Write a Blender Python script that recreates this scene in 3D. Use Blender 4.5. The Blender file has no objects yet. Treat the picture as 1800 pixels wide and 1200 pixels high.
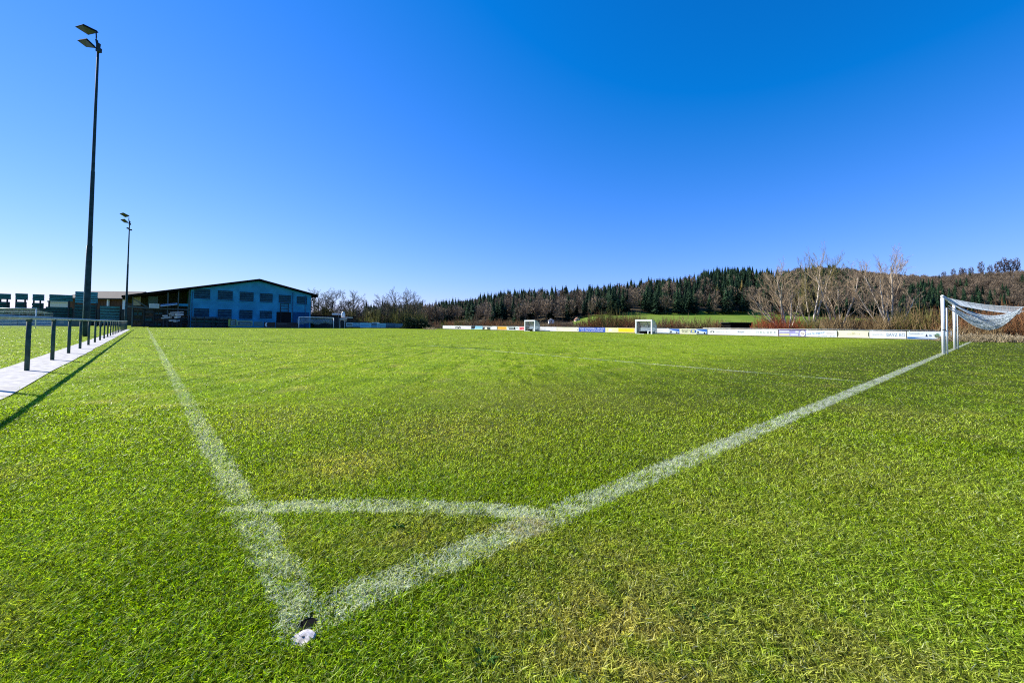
import bpy, math, random
import numpy as np
from mathutils import Vector, Matrix

random.seed(7)
RNG = np.random.default_rng(11)
SC = bpy.context.scene
COL = SC.collection

# ------------------------------------------------------------------ camera model
F, H = 733.0, 1.0
PIT, ROL = math.radians(1.8), math.radians(0.6)
PX, PY = 900.0, 549.5
fw = Vector((0, math.cos(PIT), math.sin(PIT)))
u0 = Vector((0, -math.sin(PIT), math.cos(PIT)))
r0 = Vector((1, 0, 0))
RT = math.cos(ROL) * r0 + math.sin(ROL) * u0
UP = math.cos(ROL) * u0 - math.sin(ROL) * r0


def ray(px, py):
    return fw + RT * ((px - PX) / F) - UP * ((py - PY) / F)


def ground(px, py, z=0.0):
    d = ray(px, py)
    t = (z - H) / d.z
    return Vector((d.x * t, d.y * t, z))


def at(px, py, Y):
    d = ray(px, py)
    t = Y / d.y
    return Vector((d.x * t, Y, H + d.z * t))


def proj(p):
    q = Vector(p) - Vector((0, 0, H))
    d = q.dot(fw)
    return PX + F * q.dot(RT) / d, PY - F * q.dot(UP) / d


cam = bpy.data.cameras.new('camera')
camo = bpy.data.objects.new('camera', cam)
COL.objects.link(camo)
camo.matrix_world = Matrix(((RT.x, UP.x, -fw.x, 0), (RT.y, UP.y, -fw.y, 0), (RT.z, UP.z, -fw.z, H), (0, 0, 0, 1)))
cam.sensor_width = 36.0
cam.lens = F / 1800 * 36
cam.shift_y = -(600 - PY) / 1800
cam.clip_start = 0.05
cam.clip_end = 6000
SC.camera = camo

# field axes: corner, along the touch line (u), along the goal line (v)
CN = ground(537, 1090)
CN.z = 0
AU, AV = math.radians(131.4), math.radians(40.7)
U = Vector((math.cos(AU), math.sin(AU), 0))
V = Vector((math.cos(AV), math.sin(AV), 0))
NU = Vector((math.sin(AU), -math.cos(AU), 0))   # away from the touch line, into the pitch
NV = Vector((-math.sin(AV), math.cos(AV), 0))   # away from the goal line, into the pitch
Z = Vector((0, 0, 1))


def fp(c, t, z=0.0):
    return CN + V * c + U * t + Z * z


def on_plane(px, py, org, nrm):
    d = ray(px, py)
    o = Vector((0, 0, H))
    t = (org - o).dot(nrm) / d.dot(nrm)
    return o + d * t


# ------------------------------------------------------------------ world and sun
SUN_DIR = Vector((-0.948, 0.319, 0)).normalized()
SUN_EL = math.radians(35.3)
w = bpy.data.worlds.new('World')
SC.world = w
w.use_nodes = True
nt = w.node_tree
nt.nodes.clear()
sky = nt.nodes.new('ShaderNodeTexSky')
sky.sky_type = 'NISHITA'
sky.sun_disc = False
sky.sun_elevation = SUN_EL
sky.sun_rotation = math.atan2(SUN_DIR.x, SUN_DIR.y)
sky.air_density = 1.0
sky.dust_density = 0.0
sky.ozone_density = 3.0
bg = nt.nodes.new('ShaderNodeBackground')
bg.inputs['Strength'].default_value = 0.0595
wo = nt.nodes.new('ShaderNodeOutputWorld')


def wm(op, a, b, clamp=False):
    nd = nt.nodes.new('ShaderNodeMath')
    nd.operation = op
    nd.use_clamp = clamp
    for k_, v_ in enumerate((a, b)):
        if isinstance(v_, (int, float)):
            nd.inputs[k_].default_value = v_
        else:
            nt.links.new(v_, nd.inputs[k_])
    return nd.outputs[0]


# saturated phone-camera rendering of a clear spring sky: a tone curve per channel
sx = nt.nodes.new('ShaderNodeSeparateColor')
cx = nt.nodes.new('ShaderNodeCombineColor')
nt.links.new(sky.outputs[0], sx.inputs[0])
R_, G_, B_ = [wm('MULTIPLY', sx.outputs[k_], 0.1) for k_ in range(3)]
R2 = wm('MINIMUM', wm('MAXIMUM', wm('MULTIPLY', wm('SUBTRACT', R_, 0.098), 1.15), 0.002), 1.6)
G2 = wm('MINIMUM', wm('MULTIPLY', wm('MAXIMUM', wm('SUBTRACT', G_, 0.014), 0.001), wm('SUBTRACT', 1.27, wm('MULTIPLY', wm('MINIMUM', G_, 1.6), 0.3))), 1.6)
B2 = wm('MINIMUM', wm('MULTIPLY', B_, 2.2), 1.25)
for k_, v_ in enumerate((R2, G2, B2)):
    nt.links.new(wm('MULTIPLY', v_, 10.0), cx.inputs[k_])
nt.links.new(cx.outputs[0], bg.inputs['Color'])
nt.links.new(bg.outputs[0], wo.inputs['Surface'])

sl = bpy.data.lights.new('sun', 'SUN')
sl.energy = 5.0
sl.angle = math.radians(0.5)
sl.color = (1.0, 0.95, 0.86)
so = bpy.data.objects.new('sun', sl)
COL.objects.link(so)
sv = SUN_DIR * math.cos(SUN_EL) + Z * math.sin(SUN_EL)
so.rotation_euler = sv.to_track_quat('Z', 'Y').to_euler()
so.location = (-20, 10, 40)

SC.view_settings.view_transform = 'Standard'
SC.view_settings.look = 'None'
SC.view_settings.gamma = 1.0
SC.view_settings.exposure = 0.75
SC.cycles.use_denoising = False
SC.cycles.filter_width = 1.1


# ------------------------------------------------------------------ node helpers
class NB:
    def __init__(s, name):
        s.m = bpy.data.materials.new(name)
        s.m.use_nodes = True
        s.t = s.m.node_tree
        s.t.nodes.clear()
        s.out = s.t.nodes.new('ShaderNodeOutputMaterial')

    def n(s, typ, **kw):
        nd = s.t.nodes.new(typ)
        for k, v in kw.items():
            setattr(nd, k, v)
        return nd

    def set(s, sock, v):
        if isinstance(v, bpy.types.NodeSocket):
            s.t.links.new(v, sock)
        elif isinstance(v, (int, float)):
            sock.default_value = v
        else:
            v = tuple(v)
            sock.default_value = v if len(v) == len(sock.default_value) else v + (1.0,)

    def math(s, op, a, b=0.0, c=0.0, clamp=False):
        nd = s.n('ShaderNodeMath', operation=op, use_clamp=clamp)
        s.set(nd.inputs[0], a)
        s.set(nd.inputs[1], b)
        s.set(nd.inputs[2], c)
        return nd.outputs[0]

    def smooth(s, x, a, b):
        nd = s.n('ShaderNodeMapRange', interpolation_type='SMOOTHSTEP')
        s.set(nd.inputs['Value'], x)
        s.set(nd.inputs['From Min'], a)
        s.set(nd.inputs['From Max'], b)
        return nd.outputs[0]

    def mix(s, f, a, b, mode='MIX'):
        nd = s.n('ShaderNodeMix', data_type='RGBA', blend_type=mode)
        s.set(nd.inputs[0], f)
        s.set(nd.inputs[6], a)
        s.set(nd.inputs[7], b)
        return nd.outputs[2]

    def noise(s, vec, scale, detail=3.0, rough=0.55):
        nd = s.n('ShaderNodeTexNoise')
        s.set(nd.inputs['Vector'], vec)
        s.set(nd.inputs['Scale'], scale)
        s.set(nd.inputs['Detail'], detail)
        s.set(nd.inputs['Roughness'], rough)
        return nd.outputs['Fac']

    def pos(s):
        return s.n('ShaderNodeNewGeometry').outputs['Position']

    def attr(s, name):
        return s.n('ShaderNodeAttribute', attribute_name=name).outputs['Fac']

    def bsdf(s, col, rough=0.7, metallic=0.0, spec=0.3, normal=None):
        b = s.n('ShaderNodeBsdfPrincipled')
        s.set(b.inputs['Base Color'], col)
        s.set(b.inputs['Roughness'], rough)
        s.set(b.inputs['Metallic'], metallic)
        s.set(b.inputs['Specular IOR Level'], spec)
        if normal is not None:
            s.t.links.new(normal, b.inputs['Normal'])
        return b

    def finish(s, sh):
        s.t.links.new(sh, s.out.inputs['Surface'])
        return s.m


MATS = {}


def mat(name, col, rough=0.7, var=0.25, scale=3.0, bump=0.0, metallic=0.0, spec=0.3, stretch=(1, 1, 1)):
    if name in MATS:
        return MATS[name]
    b = NB(name)
    mp = b.n('ShaderNodeMapping')
    b.t.links.new(b.pos(), mp.inputs['Vector'])
    mp.inputs['Scale'].default_value = stretch
    nz = b.noise(mp.outputs[0], scale, 4.0)
    f = b.smooth(nz, 0.3, 0.7)
    c = b.mix(f, [min(1, x * (1 - var)) for x in col], [min(1, x * (1 + var)) for x in col])
    nrm = None
    if bump:
        bp = b.n('ShaderNodeBump')
        bp.inputs['Strength'].default_value = bump
        b.t.links.new(nz, bp.inputs['Height'])
        nrm = bp.outputs[0]
    MATS[name] = b.finish(b.bsdf(c, rough, metallic, spec, nrm).outputs[0])
    return MATS[name]


def paint(col, rough=0.5):
    key = 'print_%02x%02x%02x' % tuple(int(min(1, x) * 255) for x in col)
    return mat(key, col, rough, 0.06, 2.0)


def veg(name, c1, c2, trans=0.25, rough=0.8):
    b = NB(name)
    s = b.attr('shade')
    c = b.mix(s, c1, c2)
    d = b.bsdf(c, rough, 0, 0.15)
    if trans:
        tr = b.n('ShaderNodeBsdfTranslucent')
        b.t.links.new(c, tr.inputs['Color'])
        mx = b.n('ShaderNodeMixShader')
        mx.inputs[0].default_value = trans
        b.t.links.new(d.outputs[0], mx.inputs[1])
        b.t.links.new(tr.outputs[0], mx.inputs[2])
        return b.finish(mx.outputs[0])
    return b.finish(d.outputs[0])


# ------------------------------------------------------------------ object helpers
def tag(o, label=None, cat=None, group=None, kind=None):
    if label:
        o['label'] = label
    if cat:
        o['category'] = cat
    if group:
        o['group'] = group
    if kind:
        o['kind'] = kind
    return o


def empty(name, loc, label, cat, group=None):
    o = bpy.data.objects.new(name, None)
    o.empty_display_size = 0.3
    COL.objects.link(o)
    o.location = loc
    bpy.context.view_layer.update()
    return tag(o, label, cat, group)


def link(name, me, m, parent=None):
    o = bpy.data.objects.new(name, me)
    COL.objects.link(o)
    if m is not None and not me.materials:
        me.materials.append(m)
    if parent is not None:
        o.parent = parent
        o.matrix_parent_inverse = Matrix.Translation(parent.location).inverted() if parent.parent is None else Matrix.Identity(4)
    return o


class MB:
    def __init__(s):
        s.v, s.f, s.sh = [], [], []

    def add(s, vs, fs, shade=0.5):
        k = len(s.v)
        s.v += [tuple(x) for x in vs]
        s.sh += [shade] * len(vs)
        s.f += [tuple(i + k for i in f) for f in fs]
        return s

    def hexa(s, a, b):
        """a, b: two quads (4 points each) -> closed solid"""
        return s.add(list(a) + list(b), [(3, 2, 1, 0), (4, 5, 6, 7), (0, 1, 5, 4), (1, 2, 6, 5), (2, 3, 7, 6), (3, 0, 4, 7)])

    def box(s, o, e, n, x0, x1, y0, y1, z0, z1):
        """oriented box: e right, n away, Z up"""
        p = lambda x, y, z: o + e * x + n * y + Z * z
        return s.hexa([p(x0, y0, z0), p(x1, y0, z0), p(x1, y1, z0), p(x0, y1, z0)],
                      [p(x0, y0, z1), p(x1, y0, z1), p(x1, y1, z1), p(x0, y1, z1)])

    def bar(s, a, b, wd, ht=None):
        a, b = Vector(a), Vector(b)
        ht = ht or wd
        d = (b - a).normalized()
        x = d.cross(Z if abs(d.z) < 0.9 else Vector((0, 1, 0))).normalized()
        y = x.cross(d)
        q = lambda p: [p - x * wd / 2 - y * ht / 2, p + x * wd / 2 - y * ht / 2, p + x * wd / 2 + y * ht / 2, p - x * wd / 2 + y * ht / 2]
        return s.hexa(q(a), q(b))

    def tube(s, pts, rad, n=8, shade=0.5, cap=True):
        pts = [Vector(p) for p in pts]
        if isinstance(rad, (int, float)):
            rad = [rad] * len(pts)
        vs, fs = [], []
        d = (pts[1] - pts[0]).normalized()
        x = d.orthogonal().normalized()
        for i, p in enumerate(pts):
            if i < len(pts) - 1:
                d = (pts[i + 1] - p)
            if i > 0:
                d = d.normalized() + (p - pts[i - 1]).normalized() if i < len(pts) - 1 else (p - pts[i - 1])
            d = d.normalized()
            x = (x - d * x.dot(d)).normalized()
            y = d.cross(x)
            for k in range(n):
                a = 2 * math.pi * k / n
                vs.append(p + (x * math.cos(a) + y * math.sin(a)) * rad[i])
        for i in range(len(pts) - 1):
            for k in range(n):
                k2 = (k + 1) % n
                fs.append((i * n + k, i * n + k2, (i + 1) * n + k2, (i + 1) * n + k))
        if cap:
            fs.append(tuple(range(n - 1, -1, -1)))
            fs.append(tuple((len(pts) - 1) * n + k for k in range(n)))
        return s.add(vs, fs, shade)

    def poly(s, pts, dirv):
        """extrude a polygon along dirv"""
        n = len(pts)
        a = [Vector(p) for p in pts]
        b = [p + dirv for p in a]
        fs = [tuple(range(n)), tuple(range(2 * n - 1, n - 1, -1))]
        fs += [(i, n + i, n + (i + 1) % n, (i + 1) % n) for i in range(n)]
        return s.add(a + b, fs)

    def disc(s, o, e, y, rx, ry, n=20):
        return s.add([o + e * (rx * math.cos(2 * math.pi * k / n)) + y * (ry * math.sin(2 * math.pi * k / n)) for k in range(n)], [tuple(range(n))])

    def build(s, name, m, parent=None, smooth=False):
        me = bpy.data.meshes.new(name)
        me.from_pydata(s.v, [], s.f)
        at_ = me.attributes.new('shade', 'FLOAT', 'POINT')
        at_.data.foreach_set('value', np.array(s.sh, dtype=np.float32))
        if smooth:
            me.polygons.foreach_set('use_smooth', [True] * len(me.polygons))
        return link(name, me, m, parent)


def tri_mesh(name, Vv, Ff, sh, smooth=False):
    me = bpy.data.meshes.new(name)
    me.vertices.add(len(Vv))
    me.vertices.foreach_set('co', np.ascontiguousarray(Vv, dtype=np.float32).ravel())
    me.loops.add(Ff.size)
    me.loops.foreach_set('vertex_index', np.ascontiguousarray(Ff, dtype=np.int32).ravel())
    me.polygons.add(len(Ff))
    me.polygons.foreach_set('loop_start', np.arange(0, Ff.size, Ff.shape[1], dtype=np.int32))
    me.update(calc_edges=True)
    a = me.attributes.new('shade', 'FLOAT', 'POINT')
    a.data.foreach_set('value', np.ascontiguousarray(sh, dtype=np.float32))
    return me


def px_box(mb, px0, px1, py0, py1, Y, dep, face=False):
    xm = (px0 + px1) / 2
    c = at(xm, (py0 + py1) / 2, Y)
    n = Vector((0, 1, 0))
    if face:
        n = Vector((c.x, c.y, 0)).normalized()
    e = Vector((n.y, -n.x, 0))
    o = Vector((c.x, c.y, 0))
    a, b = on_plane(px0, (py0 + py1) / 2, o, n), on_plane(px1, (py0 + py1) / 2, o, n)
    z1, z0 = on_plane(xm, py0, o, n).z, on_plane(xm, py1, o, n).z
    return mb.box(o, e, n, (a - o).dot(e), (b - o).dot(e), 0, dep, z0, z1)


_tc = {}


def text_mesh(txt):
    if txt in _tc:
        return _tc[txt]
    cu = bpy.data.curves.new('t', 'FONT')
    cu.body = txt
    cu.size = 1
    cu.resolution_u = 3
    ob = bpy.data.objects.new('t', cu)
    COL.objects.link(ob)
    dg = bpy.context.evaluated_depsgraph_get()
    me = bpy.data.meshes.new_from_object(ob.evaluated_get(dg))
    vs = [v.co.copy() for v in me.vertices]
    fs = [tuple(p.vertices) for p in me.polygons]
    bpy.data.objects.remove(ob)
    bpy.data.curves.remove(cu)
    bpy.data.meshes.remove(me)
    x0, x1 = min(v.x for v in vs), max(v.x for v in vs)
    y0, y1 = min(v.y for v in vs), max(v.y for v in vs)
    _tc[txt] = ([((v.x - x0) / (x1 - x0), (v.y - y0) / (y1 - y0)) for v in vs], fs)
    return _tc[txt]


# ------------------------------------------------------------------ lawn colour (shared by soil sheet and blades)
DRY = [(-1.15, 3.0, 0.40, 0.75), (-0.55, 4.0, 1.0, 0.5), (0.45, 1.75, 0.40, 0.55), (0.0, 2.0, .28, 0.6), (0.35, 1.35, 0.42, 0.9), (-0.45, 2.0, 0.35, 0.5),
       (1.0, 1.25, 0.5, 0.55), (2.2, 3.0, 1.2, 0.35), (0.6, 5.5, 2.0, 0.3), (4.6, 4.9, 0.8, 0.4), (-2.4, 4.4, 0.7, 0.35), (1.2, 2.2, 0.6, 0.35)]


def lawn_colour(b):
    pos = b.pos()
    sp = b.n('ShaderNodeSeparateXYZ')
    b.t.links.new(pos, sp.inputs[0])
    x, y = sp.outputs[0], sp.outputs[1]
    dx, dy = b.math('SUBTRACT', x, CN.x), b.math('SUBTRACT', y, CN.y)
    d1 = b.math('ADD', b.math('MULTIPLY', dx, NU.x), b.math('MULTIPLY', dy, NU.y))
    d2 = b.math('ADD', b.math('MULTIPLY', dx, NV.x), b.math('MULTIPLY', dy, NV.y))
    n_big = b.noise(pos, 0.22, 2.0)
    n_mid = b.noise(pos, 1.3, 3.0)
    n_sml = b.noise(pos, 9.0, 3.0)
    # dryness
    dry = b.math('MULTIPLY', b.smooth(n_mid, 0.5, 0.75), 0.45)
    for cx, cy, r, a in DRY:
        q = b.math('ADD', b.math('POWER', b.math('SUBTRACT', x, cx), 2.0), b.math('POWER', b.math('SUBTRACT', y, cy), 2.0))
        g = b.math('MULTIPLY', b.math('POWER', 2.718, b.math('MULTIPLY', q, -1.0 / (r * r))), a)
        dry = b.math('MAXIMUM', dry, b.math('MULTIPLY', b.math('MINIMUM', b.math('MULTIPLY', g, 1.05), 0.85), b.smooth(n_sml, 0.2, 0.58)))
    green = b.mix(b.smooth(n_big, 0.3, 0.7), (0.215, 0.335, 0.004), (0.330, 0.440, 0.008))
    green = b.mix(b.smooth(n_mid, 0.35, 0.7), green, (0.295, 0.415, 0.010))
    # patchy growth: darker, ranker drifts lying across the pitch
    m2 = b.n('ShaderNodeMapping')
    b.t.links.new(pos, m2.inputs['Vector'])
    m2.inputs['Scale'].default_value = (0.35, 1.0, 1)
    drift = b.noise(m2.outputs[0], 0.9, 4.0, 0.65)
    green = b.mix(b.math('MULTIPLY', b.smooth(drift, 0.52, 0.66), 0.62), green, (0.115, 0.215, 0.007))
    green = b.mix(b.math('MULTIPLY', b.smooth(drift, 0.46, 0.34), 0.45), green, (0.36, 0.43, 0.030))
    # fine drawn-out grain left by the mower
    m3 = b.n('ShaderNodeMapping')
    b.t.links.new(pos, m3.inputs['Vector'])
    m3.inputs['Rotation'].default_value = (0, 0, math.radians(4))
    m3.inputs['Scale'].default_value = (4.5, 0.75, 1)
    grain = b.noise(m3.outputs[0], 1.0, 4.0, 0.75)
    gfar = b.smooth(y, 2.5, 9.0)
    green = b.mix(b.math('MULTIPLY', b.smooth(grain, 0.50, 0.62), b.math('MULTIPLY', gfar, 0.75)), green, (0.105, 0.170, 0.006))
    green = b.mix(b.math('MULTIPLY', b.smooth(grain, 0.47, 0.37), b.math('MULTIPLY', gfar, 0.65)), green, (0.46, 0.52, 0.055))
    # mowing strips running up the pitch
    mp = b.n('ShaderNodeMapping')
    b.t.links.new(pos, mp.inputs['Vector'])
    mp.inputs['Rotation'].default_value = (0, 0, math.radians(4))
    mp.inputs['Scale'].default_value = (1.1, 0.03, 1)
    st = b.noise(mp.outputs[0], 1.0, 2.0)
    green = b.mix(b.math('MULTIPLY', b.smooth(st, 0.42, 0.6), 0.35), green, (0.35, 0.49, 0.04))
    # cooler green to the right, lush tufts
    green = b.mix(b.math('MULTIPLY', b.smooth(n_sml, 0.5, 0.8), 0.55), green, (0.135, 0.25, 0.006))
    col = b.mix(dry, green, (0.52, 0.455, 0.12))
    # white lines
    wob = b.math('MULTIPLY', b.math('SUBTRACT', n_sml, 0.5), 0.09)
    fade = b.smooth(b.noise(pos, 7.0, 5.0, 0.75), 0.30, 0.60)

    def band(d, hw):
        return b.smooth(b.math('ABSOLUTE', b.math('ADD', d, wob)), hw, hw - 0.05)

    def limit(v, lo, hi):
        return b.math('MULTIPLY', b.smooth(v, lo - 0.04, lo + 0.04), b.smooth(v, hi + 0.04, hi - 0.04))
    gap = b.math('SUBTRACT', 1.0, b.math('MULTIPLY', limit(d2, 1.05, 1.22), 0.85))
    m_t = b.math('MULTIPLY', b.math('MULTIPLY', band(d1, 0.098), limit(d2, -0.08, 99)), gap)
    far = b.math('SUBTRACT', 0.80, b.math('MULTIPLY', b.smooth(d2, 0.8, 5.0), 0.44))
    m_t = b.math('MULTIPLY', m_t, far)
    m_g = b.math('MULTIPLY', b.math('MULTIPLY', band(d2, 0.118), limit(d1, -0.08, 58)), 0.86)
    arc = b.math('SUBTRACT', b.math('SUBTRACT', 2.315, b.math('MULTIPLY', b.math('POWER', b.math('ADD', x, 0.72), 2.0), 0.085)), y)
    m_a = b.math('MULTIPLY', band(arc, 0.105), limit(x, -1.5, 0.16))
    m_p = b.math('MULTIPLY', b.math('MULTIPLY', band(b.math('SUBTRACT', d1, 10.0), 0.11), limit(d2, 0.1, 16.5)), b.math('MULTIPLY', b.smooth(n_mid, 0.35, 0.6), 0.7))
    m_q = b.math('MULTIPLY', b.math('MULTIPLY', band(b.math('SUBTRACT', d2, 16.5), 0.11), limit(d1, 10, 48)), 0.22)
    m_e = b.math('MULTIPLY', b.math('MULTIPLY', band(b.math('SUBTRACT', d2, 98.0), 0.16), limit(d1, 0, 57.5)), 0.5)
    m_f = b.math('MULTIPLY', b.math('MULTIPLY', band(b.math('SUBTRACT', d1, 56.9), 0.13), limit(d2, 0, 98)), 0.4)
    m = m_t
    for k in (m_g, m_a, m_p, m_q, m_e, m_f):
        m = b.math('MAXIMUM', m, k)
    line = b.math('MULTIPLY', m, b.math('ADD', 0.10, b.math('MULTIPLY', fade, 0.80)))
    # bare earth spot where the corner arc meets the goal line
    ex = b.math('ADD', b.math('POWER', b.math('SUBTRACT', x, 0.10), 2.0), b.math('POWER', b.math('SUBTRACT', y, 2.10), 2.0))
    earth = b.math('MULTIPLY', b.smooth(ex, 0.022, 0.002), b.smooth(n_sml, 0.35, 0.6))
    # pitch or rough ground
    rough = b.smooth(d1, 58.6, 59.4)
    rough = b.math('MAXIMUM', rough, b.smooth(b.math('MULTIPLY', d2, -1.0), 4.8, 5.4))
    rough = b.math('MULTIPLY', rough, b.smooth(d1, 52.0, 58.0))
    return dict(col=col, line=line, earth=earth, rough=rough, nm=n_mid, ns=n_sml, pos=pos, d2=d2)


def soil_material():
    b = NB('turf')
    L = lawn_colour(b)
    # earth and thatch, darkened to paint the shade between the blades close by; far off the sward closes up
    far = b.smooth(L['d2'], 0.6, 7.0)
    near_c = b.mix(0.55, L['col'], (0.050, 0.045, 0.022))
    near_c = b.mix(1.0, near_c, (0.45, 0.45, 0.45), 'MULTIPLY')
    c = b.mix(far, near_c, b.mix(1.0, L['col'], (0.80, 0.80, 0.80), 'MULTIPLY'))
    fine = b.noise(L['pos'], 60.0, 2.0)
    c = b.mix(b.smooth(fine, 0.35, 0.65), b.mix(1.0, c, (0.6, 0.62, 0.6), 'MULTIPLY'), c)
    c = b.mix(b.math('MULTIPLY', L['line'], 0.75), c, (0.50, 0.53, 0.44))
    c = b.mix(L['earth'], c, (0.33, 0.26, 0.18))
    c = b.mix(L['rough'], c, b.mix(b.smooth(L['nm'], 0.4, 0.6), (0.16, 0.11, 0.05), (0.10, 0.13, 0.03)))
    bp = b.n('ShaderNodeBump')
    bp.inputs['Strength'].default_value = 0.5
    bp.inputs['Distance'].default_value = 0.03
    b.t.links.new(L['ns'], bp.inputs['Height'])
    return b.finish(b.bsdf(c, 0.95, 0, 0.05, bp.outputs[0]).outputs[0])


def blade_material():
    b = NB('grass_blade')
    L = lawn_colour(b)
    s = b.attr('shade')
    v = b.math('ADD', 0.17, b.math('MULTIPLY', b.math('POWER', s, 1.55), 2.1))
    cc = b.n('ShaderNodeCombineColor')
    for i in range(3):
        b.t.links.new(v, cc.inputs[i])
    c = b.mix(1.0, L['col'], cc.outputs[0], 'MULTIPLY')
    straw = b.smooth(s, 0.925, 0.96)
    c = b.mix(b.math('MULTIPLY', straw, 0.75), c, (0.58, 0.55, 0.26))
    h = b.math('FRACT', b.math('MULTIPLY', s, 57.31))
    pm = b.smooth(b.math('ADD', h, b.math('MULTIPLY', L['line'], 0.98)), 0.94, 1.04)
    pv = b.math('ADD', 0.44, b.math('MULTIPLY', s, 0.34))
    pc = b.n('ShaderNodeCombineColor')
    for i, k in enumerate((1.0, 1.06, 0.93)):
        b.t.links.new(b.math('MULTIPLY', pv, k), pc.inputs[i])
    c = b.mix(pm, c, pc.outputs[0])
    c = b.mix(b.math('MULTIPLY', L['earth'], 0.6), c, (0.52, 0.47, 0.36))
    d = b.bsdf(c, 0.36, 0, 0.09)
    tr = b.n('ShaderNodeBsdfTranslucent')
    c2 = b.mix(1.0, c, (1.30, 1.32, 0.5), 'MULTIPLY')
    b.t.links.new(c2, tr.inputs['Color'])
    mx = b.n('ShaderNodeMixShader')
    mx.inputs[0].default_value = 0.48
    b.t.links.new(d.outputs[0], mx.inputs[1])
    b.t.links.new(tr.outputs[0], mx.inputs[2])
    return b.finish(mx.outputs[0])


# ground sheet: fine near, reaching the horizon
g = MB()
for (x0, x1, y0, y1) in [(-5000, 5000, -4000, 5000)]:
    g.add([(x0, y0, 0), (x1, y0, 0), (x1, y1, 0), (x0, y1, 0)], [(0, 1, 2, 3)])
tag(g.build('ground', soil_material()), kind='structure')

# ------------------------------------------------------------------ grass blades (one uncountable thing)
PATH0, PATH1 = -2.60, -1.76


so_x, so_y = ground(531, 1126).x, ground(531, 1126).y
hc_x, hc_y = ground(541, 1098).x, ground(541, 1098).y


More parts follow.
